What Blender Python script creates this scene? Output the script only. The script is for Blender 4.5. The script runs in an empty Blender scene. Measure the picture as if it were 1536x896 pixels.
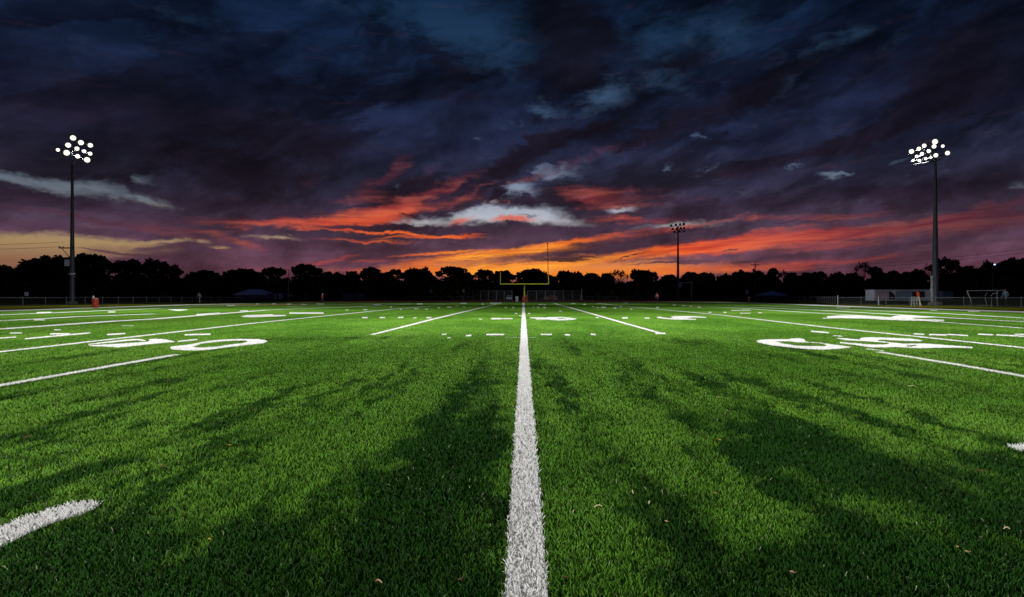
import bpy, bmesh, math, random
import numpy as np
from mathutils import Vector, Matrix, Euler
from mathutils.geometry import tessellate_polygon

R = math.radians
random.seed(7)
rng = np.random.default_rng(11)
sc = bpy.context.scene
COL = sc.collection

# ------------------------------------------------------------------ camera
F, H, HZ, VX = 900.0, 1.2, 444.5, 787.0      # focal length in photo pixels, eye height, horizon row, axis column
cam_d = bpy.data.cameras.new('camera')
cam = bpy.data.objects.new('camera', cam_d)
COL.objects.link(cam)
cam.location = (0, 0, H)
cam.rotation_euler = (R(90), 0, 0)
cam_d.sensor_width = 36.0
cam_d.lens = F / 1536 * 36.0
cam_d.shift_x = -(VX - 768) / 1536
cam_d.shift_y = (HZ - 448) / 1536
cam_d.clip_start = 0.05
cam_d.clip_end = 5000
sc.camera = cam
sc.view_settings.view_transform = 'Standard'
sc.view_settings.look = 'None'
sc.view_settings.gamma = 1.0
sc.view_settings.exposure = 0.0
sc.cycles.max_bounces = 5
sc.cycles.transparent_max_bounces = 16
sc.cycles.sample_clamp_indirect = 3.0
sc.cycles.sample_clamp_direct = 0.0
sc.cycles.use_denoising = True


def lin(r, g, b):
    f = lambda c: (c / 255 / 12.92) if c / 255 <= 0.04045 else ((c / 255 + 0.055) / 1.055) ** 2.4
    return (f(r), f(g), f(b), 1.0)


class NT:
    """small helper that adds nodes and links them"""
    def __init__(self, tree):
        self.t = tree

    def n(self, kind, **kw):
        nd = self.t.nodes.new(kind)
        for k, v in kw.items():
            setattr(nd, k, v)
        return nd

    def link(self, a, b):
        self.t.links.new(a, b)

    def put(self, sock, v):
        if isinstance(v, bpy.types.NodeSocket):
            self.link(v, sock)
        else:
            sock.default_value = v

    def m(self, op, a, b=0.0, c=0.0, clamp=False):
        nd = self.n('ShaderNodeMath', operation=op, use_clamp=clamp)
        self.put(nd.inputs[0], a); self.put(nd.inputs[1], b); self.put(nd.inputs[2], c)
        return nd.outputs[0]

    def v(self, op, a, b=(0, 0, 0), c=(0, 0, 0)):
        nd = self.n('ShaderNodeVectorMath', operation=op)
        self.put(nd.inputs[0], a)
        self.put(nd.inputs[1], b)
        if op == 'MULTIPLY_ADD':
            self.put(nd.inputs[2], c)
        return nd.outputs[0]

    def comb(self, x, y, z=0.0):
        nd = self.n('ShaderNodeCombineXYZ')
        self.put(nd.inputs[0], x); self.put(nd.inputs[1], y); self.put(nd.inputs[2], z)
        return nd.outputs[0]

    def sep(self, v):
        nd = self.n('ShaderNodeSeparateXYZ')
        self.put(nd.inputs[0], v)
        return nd.outputs

    def noise(self, vec, scale=1.0, detail=6.0, rough=0.55, dist=0.0):
        nd = self.n('ShaderNodeTexNoise')
        self.put(nd.inputs['Vector'], vec)
        nd.inputs['Scale'].default_value = scale
        nd.inputs['Detail'].default_value = detail
        nd.inputs['Roughness'].default_value = rough
        nd.inputs['Distortion'].default_value = dist
        return nd.outputs['Fac'], nd.outputs['Color']

    def ramp(self, fac, stops, interp='LINEAR'):
        nd = self.n('ShaderNodeValToRGB')
        cr = nd.color_ramp
        cr.interpolation = interp
        while len(cr.elements) < len(stops):
            cr.elements.new(0.5)
        for e, (p, c) in zip(cr.elements, stops):
            e.position = p
            e.color = c
        self.put(nd.inputs[0], fac)
        return nd.outputs[0]

    def mix(self, fac, a, b, mode='MIX'):
        nd = self.n('ShaderNodeMix', data_type='RGBA', blend_type=mode)
        self.put(nd.inputs[0], fac)
        self.put(nd.inputs[6], a); self.put(nd.inputs[7], b)
        return nd.outputs[2]

    def step(self, x, lo, hi, a=0.0, b=1.0):
        nd = self.n('ShaderNodeMapRange', interpolation_type='SMOOTHSTEP')
        self.put(nd.inputs[0], x)
        for i, q in enumerate((lo, hi, a, b)):
            nd.inputs[1 + i].default_value = q
        return nd.outputs[0]

    def blob(self, vec, cx, cy, rx, ry, rot):
        mp = self.n('ShaderNodeMapping', vector_type='TEXTURE')
        self.link(vec, mp.inputs['Vector'])
        mp.inputs['Location'].default_value = (cx, cy, 0)
        mp.inputs['Rotation'].default_value = (0, 0, rot)
        mp.inputs['Scale'].default_value = (max(rx, 1e-4), max(ry, 1e-4), 1)
        g = self.n('ShaderNodeTexGradient', gradient_type='SPHERICAL')
        self.link(mp.outputs[0], g.inputs[0])
        return g.outputs['Fac']

    def blobs(self, vec, lst):
        acc = 0.0
        for (cx, cy, rx, ry, rot, w) in lst:
            acc = self.m('MULTIPLY_ADD', self.blob(vec, cx, cy, rx, ry, rot), w, acc)
        return acc


# ------------------------------------------------------------------ sky (world)
world = bpy.data.worlds.new("World")
sc.world = world
world.use_nodes = True
wt = world.node_tree
wt.nodes.clear()
W = NT(wt)
tc = W.n('ShaderNodeTexCoord')
dx, dy, dz = W.sep(tc.outputs['Generated'])
azi = W.m('ARCTAN2', dx, dy)
hyp = W.m('SQRT', W.m('ADD', W.m('MULTIPLY', dx, dx), W.m('MULTIPLY', dy, dy)))
tan_el = W.m('DIVIDE', dz, W.m('MAXIMUM', hyp, 0.02))
U = W.m('MULTIPLY', azi, 900.0)                    # azimuth and height of a sky direction
V = W.m('MULTIPLY', tan_el, 900.0)
UV = W.comb(U, V)
Vn = W.m('DIVIDE', V, 460.0, clamp=True)


def sky_pt(px, py, rx=10, ry=10, rot=0.0, w=1.0):
    a = math.atan((px - 787) / 900)
    c = math.cos(a)
    return (900 * a, (HZ - py) * c, rx * c * c, ry * c, R(rot), w)


# cloud noises: one stretched for layered cloud, one finer
nA, cA = W.noise(W.comb(W.m('DIVIDE', U, 150.0), W.m('DIVIDE', V, 62.0)), 1.0, 9.0, 0.58, 0.35)
shear = W.m('MULTIPLY_ADD', U, -0.30, V)
nB, cB = W.noise(W.comb(W.m('DIVIDE', U, 95.0), W.m('DIVIDE', shear, 34.0), 3.7), 1.0, 10.0, 0.62, 0.2)
nC, cC = W.noise(W.comb(W.m('DIVIDE', U, 34.0), W.m('DIVIDE', V, 17.0), 8.1), 1.0, 8.0, 0.6, 0.3)
low = W.step(V, 20.0, 240.0, 0.35, 1.0)            # cloud relief flattens towards the horizon
wp = W.v('MULTIPLY', W.v('SUBTRACT', cA, (0.5, 0.5, 0.5)), (110, 52, 0))
wp2 = W.v('MULTIPLY', W.v('SUBTRACT', cC, (0.5, 0.5, 0.5)), (58, 28, 0))
nF, cF = W.noise(W.comb(W.m('DIVIDE', U, 13.0), W.m('DIVIDE', V, 8.0), 2.2), 1.0, 5.0, 0.6)
wp3 = W.v('MULTIPLY', W.v('SUBTRACT', cF, (0.5, 0.5, 0.5)), (20, 11, 0))
warp = W.v('ADD', W.v('ADD', wp, wp2), wp3)
sc_w = W.n('ShaderNodeVectorMath', operation='SCALE')
W.link(warp, sc_w.inputs[0]); W.link(low, sc_w.inputs['Scale'])
P = W.v('ADD', UV, sc_w.outputs[0])

CLEAR = [  # openings in the cloud
    (725, 40, 150, 90, -20, 1.2), (640, 20, 110, 60, -10, .8), (600, 20, 110, 40, -10, .5), (980, 62, 170, 60, 0, .85), (1100, 40, 90, 50, 0, .7), (510, 15, 80, 30, 0, .5), (250, 20, 160, 40, -20, .35), (140, 90, 120, 30, -25, .3),
    (905, 140, 60, 28, 10, 1.1), (1000, 118, 60, 40, 0, .55), (1188, 116, 50, 20, 25, 1.1), (1228, 72, 44, 28, 20, .9),
    (1275, 50, 34, 28, 20, .8), (1350, 60, 60, 30, 20, .4), (820, 166, 30, 22, 0, 1.0), (1050, 203, 16, 8, 0, 1.0), (1013, 246, 18, 6, 15, .85), (870, 170, 60, 20, 10, .4),
    (1068, 257, 24, 6, 12, .85), (1188, 255, 26, 4, 0, .8), (1252, 266, 32, 7, 4, 1.1), (1262, 272, 13, 9, 0, 1.0), (1275, 264, 20, 6, 0, .7),
    (1343, 242, 24, 6, 16, .85), (928, 314, 36, 7, 8, 1.25), (832, 256, 40, 13, 5, 1.15), (812, 252, 18, 9, 0, .7), (715, 212, 20, 7, 0, .85), (860, 262, 40, 14, 8, .4), (900, 235, 60, 12, 10, .35),
    (770, 190, 26, 12, 20, .6), (782, 279, 40, 14, 12, 1.1), (785, 290, 44, 14, 0, .8), (775, 318, 90, 17, 2, 1.35), (700, 327, 120, 14, 4, 1.3), (830, 330, 70, 14, -6, 1.2),
    (620, 335, 60, 9, 0, .9), (10, 268, 90, 16, -8, 1.2), (95, 282, 120, 15, -10, 1.25), (205, 296, 110, 11, -9, 1.3), (140, 275, 70, 14, 0, .9), (205, 265, 44, 12, 8, 1.0),
    (10, 373, 240, 31, -2, 2.2), (150, 366, 150, 18, -3, 1.9), (255, 361, 60, 5, 4, 1.2), (20, 402, 230, 24, 0, 1.7), (415, 357, 62, 6, -2, 1.3), (325, 371, 26, 4, -4, 1.1), (303, 363, 14, 4, 0, .9), (520, 363, 20, 3, -10, .8),
    (1020, 336, 110, 9, 3, .9), (1320, 340, 90, 6, 3, .7), (1535, 280, 40, 10, 0, .6), (870, 292, 26, 8, 0, .5), (960, 295, 40, 8, 5, .35),
    (760, 404, 360, 22, 2, 1.15), (900, 408, 220, 20, 0, 1.25), (1080, 404, 200, 14, 0, .5),
]
GLOW = [   # cloud undersides lit by the afterglow
    (545, 318, 170, 14, 10, 1.0), (620, 300, 90, 14, 18, .95), (660, 282, 80, 14, 28, .9), (700, 266, 60, 14, 26, .75), (600, 250, 34, 16, 40, 1.1), (575, 272, 60, 14, 25, .9), (640, 262, 40, 10, 35, .7), (720, 283, 40, 8, 25, .8), (555, 295, 60, 10, 8, .8), (690, 300, 50, 10, 10, .6),
    (460, 268, 30, 20, 30, .6), (500, 300, 60, 8, 0, .4), (380, 337, 240, 9, -1, 1.0), (510, 334, 130, 11, 3, 1.5), (590, 322, 70, 12, 14, 1.2), (90, 322, 190, 8, -6, .85), (230, 338, 150, 9, -5, .9), (260, 352, 70, 7, -8, .7),
    (350, 362, 60, 8, -15, .85), (580, 352, 130, 4, -2, 1.6), (690, 354, 60, 4, 6, 1.8), (640, 358, 120, 3, 2, 1.3), (550, 363, 90, 3, -2, 1.0), (510, 388, 44, 5, 16, 1.0), (560, 391, 60, 3, 0, .8), (625, 384, 90, 3.5, 4, 1.2), (690, 380, 70, 3, 6, 1.1), (470, 396, 70, 5, 0, .6), (400, 404, 90, 9, 0, .5),
    (772, 327, 46, 7, 0, 1.8), (690, 331, 36, 8, 12, 1.2), (905, 297, 90, 26, -4, .85), (870, 288, 60, 14, 0, .6), (980, 330, 90, 8, 0, .6), (1200, 328, 140, 8, -2, .7), (930, 328, 70, 8, 0, .55), (1000, 290, 80, 20, 0, .35),
    (850, 366, 190, 9, 8, 1.6), (1010, 344, 140, 6, 10, 1.2), (740, 385, 170, 9, 5, 1.4), (640, 402, 170, 12, 3, 1.1), (780, 402, 190, 12, 3, 1.3), (950, 383, 200, 10, 5, 1.4), (1100, 370, 190, 13, 6, 1.3),
    (1180, 358, 250, 18, 4, 1.4), (1340, 346, 240, 17, 5, 1.3), (1490, 312, 150, 14, 14, 1.3), (1500, 335, 160, 22, 6, 1.2), (1040, 404, 240, 14, 2, 1.0), (1210, 397, 160, 8, 3, .7), (1330, 389, 110, 6, 2, 1.0), (1250, 372, 150, 7, 3, .9), (180, 398, 110, 14, 0, .55), (1090, 360, 160, 5, 8, .8),
    (880, 238, 100, 9, 16, .75), (790, 268, 70, 9, 20, .75), (960, 220, 50, 6, 24, .5), (1100, 262, 70, 6, -4, .5), (1250, 250, 120, 8, 12, .35), (1300, 322, 70, 7, 4, .6), (700, 410, 160, 10, 0, .9), (1440, 380, 80, 6, 5, .5),
]
DARK = [   # nearer, unlit cloud
    (855, 50, 90, 90, 20, 1.7), (850, 115, 60, 40, 0, 1.1), (930, 70, 70, 40, -20, .9), (820, 15, 50, 40, 0, .6), (785, 105, 40, 26, 10, 1.1), (700, 150, 130, 60, 10, .7), (650, 80, 50, 26, -40, .7), (690, 105, 50, 24, 0, .6), (870, 205, 150, 24, 18, 1.2), (780, 235, 100, 26, 25, 1.1), (740, 262, 50, 16, 15, .8), (900, 110, 40, 30, 0, .5),
    (985, 196, 110, 15, 24, 1.4), (1100, 155, 150, 26, 26, 1.3), (1210, 100, 110, 26, 30, .9), (1020, 95, 90, 20, 10, 1.2), (950, 215, 34, 9, 30, .9), (1060, 60, 60, 14, 20, .3), (1150, 90, 60, 14, 20, .5),
    (1240, 220, 210, 24, 15, 1.5), (1120, 250, 60, 12, 10, 1.1), (1390, 170, 170, 60, 20, 1.0), (1440, 80, 190, 110, 0, 1.1), (1330, 292, 200, 18, -3, 1.0), (1470, 275, 130, 20, 8, 1.0), (1130, 305, 170, 14, -4, .8), (1085, 205, 26, 7, 20, .9), (1340, 318, 60, 6, 10, .7), (1000, 312, 90, 8, 0, .4),
    (250, 170, 420, 90, -6, 1.0), (350, 260, 260, 40, -6, 1.0), (330, 305, 230, 20, -4, 1.0), (50, 300, 150, 13, -8, 1.8), (150, 311, 200, 9, -5, 1.7), (60, 338, 190, 10, -3, 1.8), (200, 347, 110, 7, -4, 1.4), (480, 215, 180, 70, 0, .6), (430, 320, 130, 9, 0, .7), (400, 348, 130, 5, 0, .8),
    (632, 279, 34, 13, 40, 1.3), (600, 290, 34, 8, 20, .9), (690, 288, 44, 10, 24, 1.3), (660, 262, 40, 10, 30, .7), (655, 297, 26, 7, 30, .9), (742, 301, 24, 9, 30, 2.0), (735, 284, 34, 8, 25, 1.4), (786, 301, 22, 8, 14, 2.2), (800, 305, 14, 5, -20, 1.2), (832, 300, 16, 6, 20, 1.5), (865, 305, 24, 6, 0, 1.6), (764, 305, 10, 5, 30, 1.2), (668, 319, 28, 3, -4, 1.5), (612, 324, 34, 4, -16, 1.2), (790, 322, 40, 3, -2, .8),
    (560, 344, 120, 7, 0, 1.7), (660, 346, 110, 9, -2, 1.8), (840, 345, 170, 12, 0, 1.5), (960, 352, 130, 8, 6, 1.1), (560, 357, 60, 2.5, 0, 1.2), (640, 361, 50, 2, 3, .8), (540, 372, 190, 9, -2, 1.7), (430, 370, 120, 10, 0, 1.0), (690, 369, 60, 4, -4, 1.3), (600, 387, 60, 3, 0, 1.1), (470, 384, 140, 7, 0, .8),
    (300, 385, 210, 16, -3, 1.1), (130, 372, 30, 2, -6, .8), (200, 380, 70, 3, -5, 1.2), (240, 372, 60, 4, 6, .7), (840, 391, 60, 3.5, 2, 2.0), (870, 387, 60, 2, 2, 1.5), (878, 391, 18, 1.6, 0, 1.3), (950, 384, 40, 2, 9, 1.6), (930, 392, 30, 1.5, 8, 1.2), (1030, 393, 60, 4, 3, 2.0), (1000, 396, 70, 2, 1, 1.2), (1092, 376, 24, 2, 8, 1.6),
    (940, 360, 150, 6, 7, 1.5), (850, 379, 60, 3, 6, .6), (1080, 348, 150, 5, 7, .8), (1130, 390, 90, 4, 4, 1.2), (1230, 384, 130, 6, 3, 1.0), (1400, 386, 200, 11, 4, 1.0), (1480, 366, 140, 8, 8, 1.1), (1185, 334, 40, 3, 14, 1.0), (1215, 332, 30, 3, 14, 1.0), (1250, 332, 40, 3, 10, .9), (1280, 337, 60, 3, 6, .5), (750, 375, 70, 2, 5, .8), (700, 392, 60, 2, 0, .8), (760, 396, 50, 2, 4, .8), (720, 387, 40, 1.5, 4, .8),
]
gC = W.blobs(P, [sky_pt(*b) for b in CLEAR])
gG = W.blobs(P, [sky_pt(*b) for b in GLOW])
gD = W.blobs(P, [sky_pt(*b) for b in DARK])
heat = W.blobs(UV, [sky_pt(775, 405, 620, 150, 3, 1.0), sky_pt(800, 408, 260, 60, 3, .35), sky_pt(1150, 365, 420, 90, 4, .03), sky_pt(540, 340, 240, 50, 0, .25)])
centre = W.step(W.m('ABSOLUTE', W.m('SUBTRACT', U, 20.0)), 120.0, 560.0, 1.0, 0.0)

nAB = W.m('ADD', W.m('MULTIPLY', nA, 0.5), W.m('ADD', W.m('MULTIPLY', nB, 0.3), W.m('MULTIPLY', nC, 0.2)))
nD, cD = W.noise(W.comb(W.m('DIVIDE', U, 120.0), W.m('DIVIDE', W.m('MULTIPLY_ADD', U, -0.06, V), 11.0), 5.5), 1.0, 8.0, 0.62, 0.4)
nMix = W.m('ADD', W.m('MULTIPLY', nB, 0.5), W.m('MULTIPLY', nC, 0.5))
nMix2 = W.m('ADD', W.m('MULTIPLY', nA, 0.4), W.m('ADD', W.m('MULTIPLY', nB, 0.35), W.m('MULTIPLY', nC, 0.25)))
nStreak = W.m('ADD', W.m('MULTIPLY', nD, 0.6), W.m('MULTIPLY', nC, 0.4))
nBC = W.m('ADD', W.m('MULTIPLY', nB, 0.55), W.m('MULTIPLY', nC, 0.45))

clear_c = W.ramp(Vn, [(0.0, lin(226, 116, 44)), (0.075, lin(232, 130, 52)), (0.13, lin(206, 132, 92)), (0.19, lin(176, 158, 150)),
                      (0.26, lin(176, 182, 194)), (0.33, lin(138, 150, 172)), (0.43, lin(92, 108, 134)), (0.6, lin(62, 86, 116)), (0.78, lin(32, 58, 88)), (1.0, lin(18, 42, 70))])
clear_s = W.ramp(Vn, [(0.0, lin(110, 66, 64)), (0.09, lin(138, 98, 76)), (0.14, lin(162, 134, 96)), (0.2, lin(158, 138, 112)), (0.27, lin(104, 113, 124)),
                      (0.36, lin(82, 97, 115)), (0.5, lin(70, 82, 102)), (0.7, lin(38, 58, 84)), (1.0, lin(20, 42, 70))])
clear = W.mix(centre, clear_s, clear_c)
cloud_c = W.ramp(Vn, [(0.0, lin(94, 50, 56)), (0.10, lin(80, 50, 64)), (0.2, lin(58, 43, 57)), (0.29, lin(40, 34, 50)), (0.38, lin(30, 31, 48)),
                      (0.5, lin(23, 28, 49)), (0.7, lin(13, 23, 43)), (1.0, lin(8, 22, 42))])
dark_c = W.ramp(Vn, [(0.0, lin(84, 48, 54)), (0.12, lin(76, 50, 62)), (0.2, lin(60, 43, 60)), (0.3, lin(36, 28, 45)), (0.42, lin(25, 19, 33)), (0.6, lin(17, 15, 28)), (1.0, lin(10, 13, 25))])
glow_c = W.ramp(heat, [(0.0, lin(84, 44, 56)), (0.22, lin(140, 64, 64)), (0.42, lin(204, 86, 66)), (0.62, lin(236, 92, 46)), (0.85, lin(248, 124, 40)), (1.0, lin(252, 152, 50))])

# uneven tone inside the cloud
nT, _ = W.noise(W.comb(W.m('DIVIDE', U, 120.0), W.m('DIVIDE', shear, 72.0), 6.6), 1.0, 9.0, 0.6, 0.3)
tone = W.m('MULTIPLY', W.step(nT, 0.34, 0.66, 0.64, 1.42), W.step(nAB, 0.32, 0.68, 0.85, 1.15))
# billows: the sides of the cloud heaps that look towards the afterglow are the lighter ones
bv = W.comb(W.m('DIVIDE', U, 190.0), W.m('DIVIDE', W.m('MULTIPLY_ADD', U, -0.22, V), 84.0), 1.3)
bv = W.v('MULTIPLY_ADD', W.v('SUBTRACT', cA, (.5, .5, .5)), (.9, .9, 0), bv)
e1, _ = W.noise(bv, 1.0, 7.0, 0.55)
e2, _ = W.noise(W.v('ADD', bv, (0.0, -0.30, 0)), 1.0, 7.0, 0.55)
relief = W.m('SUBTRACT', e1, e2)
tone = W.m('MULTIPLY', tone, W.step(relief, -0.2, 0.22, 0.68, 1.42))
# heaps: lumpy dark cloud with a definite edge, slate coloured cloud showing between
lv = W.v('MULTIPLY_ADD', W.v('SUBTRACT', cC, (.5, .5, .5)), (.16, .20, 0), W.comb(W.m('DIVIDE', U, 185.0), W.m('DIVIDE', W.m('MULTIPLY_ADD', U, -0.26, V), 92.0), 4.4))
nL, _ = W.noise(lv, 1.0, 9.0, 0.6, 0.5)
lump = W.step(W.m('MULTIPLY_ADD', W.m('SUBTRACT', gD, gC), 0.05, nL), 0.46, 0.55)
lump = W.m('MULTIPLY', lump, W.step(V, 60.0, 170.0))
lt = W.mix(lump, (1.25, 1.30, 1.36, 1), (.74, .66, .66, 1))
sky = W.mix(1.0, cloud_c, W.comb(tone, tone, tone), 'MULTIPLY')
sky = W.mix(1.0, sky, lt, 'MULTIPLY')
mC = W.step(W.m('MULTIPLY_ADD', W.m('SUBTRACT', nMix, 0.5), 2.6, gC), 0.10, 1.45)
sky = W.mix(mC, sky, clear)
tg = W.step(nD, .34, .66, .72, 1.18)
glow_c = W.mix(1.0, glow_c, W.comb(tg, W.m('MULTIPLY', tg, tg), tg), 'MULTIPLY')
soft = W.step(gG, 0.0, 1.7, 0.0, 0.5)
sky = W.mix(soft, sky, glow_c)
mG = W.step(W.m('MULTIPLY_ADD', W.m('SUBTRACT', nStreak, 0.5), 3.2, gG), 0.10, 1.9)
sky = W.mix(W.m('MULTIPLY', mG, 0.82), sky, glow_c)
mD = W.step(W.m('MULTIPLY_ADD', W.m('SUBTRACT', nMix2, 0.5), 2.6, gD), 0.15, 1.1)
sky = W.mix(W.m('MULTIPLY', mD, 0.9), sky, W.mix(1.0, dark_c, W.comb(tone, tone, tone), 'MULTIPLY'))

nish = W.n('ShaderNodeTexSky', sky_type='NISHITA', sun_disc=False, sun_elevation=R(0.0), sun_rotation=R(0.0))
bg1 = W.n('ShaderNodeBackground'); W.link(sky, bg1.inputs[0]); bg1.inputs[1].default_value = 1.0
bg2 = W.n('ShaderNodeBackground'); W.link(nish.outputs[0], bg2.inputs[0]); bg2.inputs[1].default_value = 0.001
add = W.n('ShaderNodeAddShader'); W.link(bg1.outputs[0], add.inputs[0]); W.link(bg2.outputs[0], add.inputs[1])
wo = W.n('ShaderNodeOutputWorld'); W.link(add.outputs[0], wo.inputs[0])
world.cycles.sampling_method = 'MANUAL'
world.cycles.sample_map_resolution = 512

# the last of the sun, far down behind the trees
sun_d = bpy.data.lights.new('sun', 'SUN'); sun_d.energy = 0.02; sun_d.color = (1, .6, .35); sun_d.angle = R(0.5)
sun = bpy.data.objects.new('sun', sun_d); COL.objects.link(sun)
sun.rotation_euler = (R(-89.0), 0, 0)

# ------------------------------------------------------------------ helpers
def ground(px, py):
    """the point of the pitch that the photograph shows at this spot"""
    Y = F * H / (py - HZ)
    return ((px - VX) * Y / F, Y)


def at(px, py, Y):
    return Vector(((px - VX) * Y / F, Y, H + (HZ - py) * Y / F))


def mat(name, base, rough=0.7, metal=0.0, var=0.0, vscale=3.0, bump=0.0, bscale=20.0, emit=None, estr=0.0, spec=0.5):
    m = bpy.data.materials.new(name)
    m.use_nodes = True
    N = NT(m.node_tree)
    b = m.node_tree.nodes['Principled BSDF']
    b.inputs['Roughness'].default_value = rough
    b.inputs['Metallic'].default_value = metal
    b.inputs['Specular IOR Level'].default_value = spec
    base = tuple(base[:3]) + (1.0,)
    b.inputs['Base Color'].default_value = base
    tcn = N.n('ShaderNodeTexCoord')
    if var:
        f, _ = N.noise(tcn.outputs['Object'], vscale, 6.0, 0.6)
        k = N.step(f, 0.3, 0.7, 1 - var, 1 + var)
        N.link(N.mix(1.0, base, N.comb(k, k, k), 'MULTIPLY'), b.inputs['Base Color'])
        N.link(N.step(f, 0.2, 0.8, max(0.05, rough - .12), min(1, rough + .12)), b.inputs['Roughness'])
    if bump:
        f2, _ = N.noise(tcn.outputs['Object'], bscale, 5.0, 0.6)
        bn = N.n('ShaderNodeBump')
        bn.inputs['Strength'].default_value = bump
        bn.inputs['Distance'].default_value = 0.02
        N.link(f2, bn.inputs['Height'])
        N.link(bn.outputs[0], b.inputs['Normal'])
    if emit:
        b.inputs['Emission Color'].default_value = tuple(emit[:3]) + (1.0,)
        b.inputs['Emission Strength'].default_value = estr
    return m


class MB:
    """collects shapes, then links them as one mesh object"""
    def __init__(self):
        self.v, self.f, self.mi = [], [], []

    def add(self, vs, fs, mi=0):
        o = len(self.v)
        self.v += [tuple(p) for p in vs]
        self.f += [tuple(i + o for i in q) for q in fs]
        self.mi += [mi] * len(fs)

    def box(self, c, s, rot=None, mi=0, bevel=0.0):
        x, y, z = s[0] / 2, s[1] / 2, s[2] / 2
        b = bevel
        if b <= 0:
            vs = [Vector((i * x, j * y, k * z)) for i in (-1, 1) for j in (-1, 1) for k in (-1, 1)]
            fs = [(0, 1, 3, 2), (4, 6, 7, 5), (0, 4, 5, 1), (2, 3, 7, 6), (0, 2, 6, 4), (1, 5, 7, 3)]
        else:
            bm = bmesh.new()
            bmesh.ops.create_cube(bm, size=1.0)
            bmesh.ops.scale(bm, vec=s, verts=bm.verts)
            bmesh.ops.bevel(bm, geom=bm.edges[:], offset=b, segments=2, affect='EDGES')
            bm.verts.index_update()
            vs = [v.co.copy() for v in bm.verts]
            fs = [[v.index for v in f.verts] for f in bm.faces]
            bm.free()
        if rot is not None:
            M = Euler(rot).to_matrix()
            vs = [M @ p for p in vs]
        c = Vector(c)
        self.add([p + c for p in vs], fs, mi)

    def tube(self, pts, rad, n=8, cap=True, mi=0):
        pts = [Vector(p) for p in pts]
        if not hasattr(rad, '__len__'):
            rad = [rad] * len(pts)
        vs, fs = [], []
        for i, p in enumerate(pts):
            d = (pts[min(i + 1, len(pts) - 1)] - pts[max(i - 1, 0)]).normalized()
            a = d.cross(Vector((0, 0, 1)) if abs(d.z) < .95 else Vector((1, 0, 0))).normalized()
            b = d.cross(a)
            for k in range(n):
                t = 2 * math.pi * k / n
                vs.append(p + (a * math.cos(t) + b * math.sin(t)) * rad[i])
        for i in range(len(pts) - 1):
            for k in range(n):
                k2 = (k + 1) % n
                fs.append((i * n + k, i * n + k2, (i + 1) * n + k2, (i + 1) * n + k))
        if cap:
            fs.append(tuple(range(n - 1, -1, -1)))
            fs.append(tuple((len(pts) - 1) * n + k for k in range(n)))
        self.add(vs, fs, mi)

    def lathe(self, prof, c=(0, 0, 0), n=20, rot=None, mi=0):
        vs, fs = [], []
        M = Euler(rot).to_matrix() if rot is not None else Matrix.Identity(3)
        for (r, z) in prof:
            for k in range(n):
                t = 2 * math.pi * k / n
                vs.append(M @ Vector((r * math.cos(t), r * math.sin(t), z)) + Vector(c))
        for i in range(len(prof) - 1):
            for k in range(n):
                k2 = (k + 1) % n
                fs.append((i * n + k, i * n + k2, (i + 1) * n + k2, (i + 1) * n + k))
        fs.append(tuple(range(n - 1, -1, -1)))
        fs.append(tuple((len(prof) - 1) * n + k for k in range(n)))
        self.add(vs, fs, mi)

    def build(self, name, m, parent=None, smooth=False, loc=None, rot=None):
        me = bpy.data.meshes.new(name)
        me.from_pydata(self.v, [], self.f)
        for q in (m if isinstance(m, (list, tuple)) else [m]):
            me.materials.append(q)
        if any(self.mi):
            me.polygons.foreach_set('material_index', self.mi)
        bm = bmesh.new(); bm.from_mesh(me)
        bmesh.ops.recalc_face_normals(bm, faces=bm.faces[:])
        bm.to_mesh(me); bm.free()
        if smooth:
            me.polygons.foreach_set('use_smooth', [True] * len(me.polygons))
            me.set_sharp_from_angle(angle=R(40))
        o = bpy.data.objects.new(name, me)
        COL.objects.link(o)
        if parent is not None:
            o.parent = parent
        if loc is not None:
            o.location = loc
        if rot is not None:
            o.rotation_euler = rot
        return o


def tag(o, label, cat, group=None):
    o['label'] = label
    o['category'] = cat
    if group:
        o['group'] = group
    return o


def thing(name, label, cat, loc=(0, 0, 0), rz=0.0, group=None):
    o = bpy.data.objects.new(name, None)
    COL.objects.link(o)
    o.empty_display_size = 0.3
    o.location = loc
    o.rotation_euler = (0, 0, rz)
    return tag(o, label, cat, group)


def structure(o):
    o['kind'] = 'structure'
    return o


def copy_tree(o, parent=None):
    c = o.copy()
    COL.objects.link(c)
    c.parent = parent
    for ch in list(o.children):
        copy_tree(ch, c)
    return c


# ------------------------------------------------------------------ turf material
def ground_blob(px, py, rx, ry, w, rot=0.0):
    x, y = ground(px, py)
    return (x, y, rx * y / F, ry * y * y / (F * H), rot, w)


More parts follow.
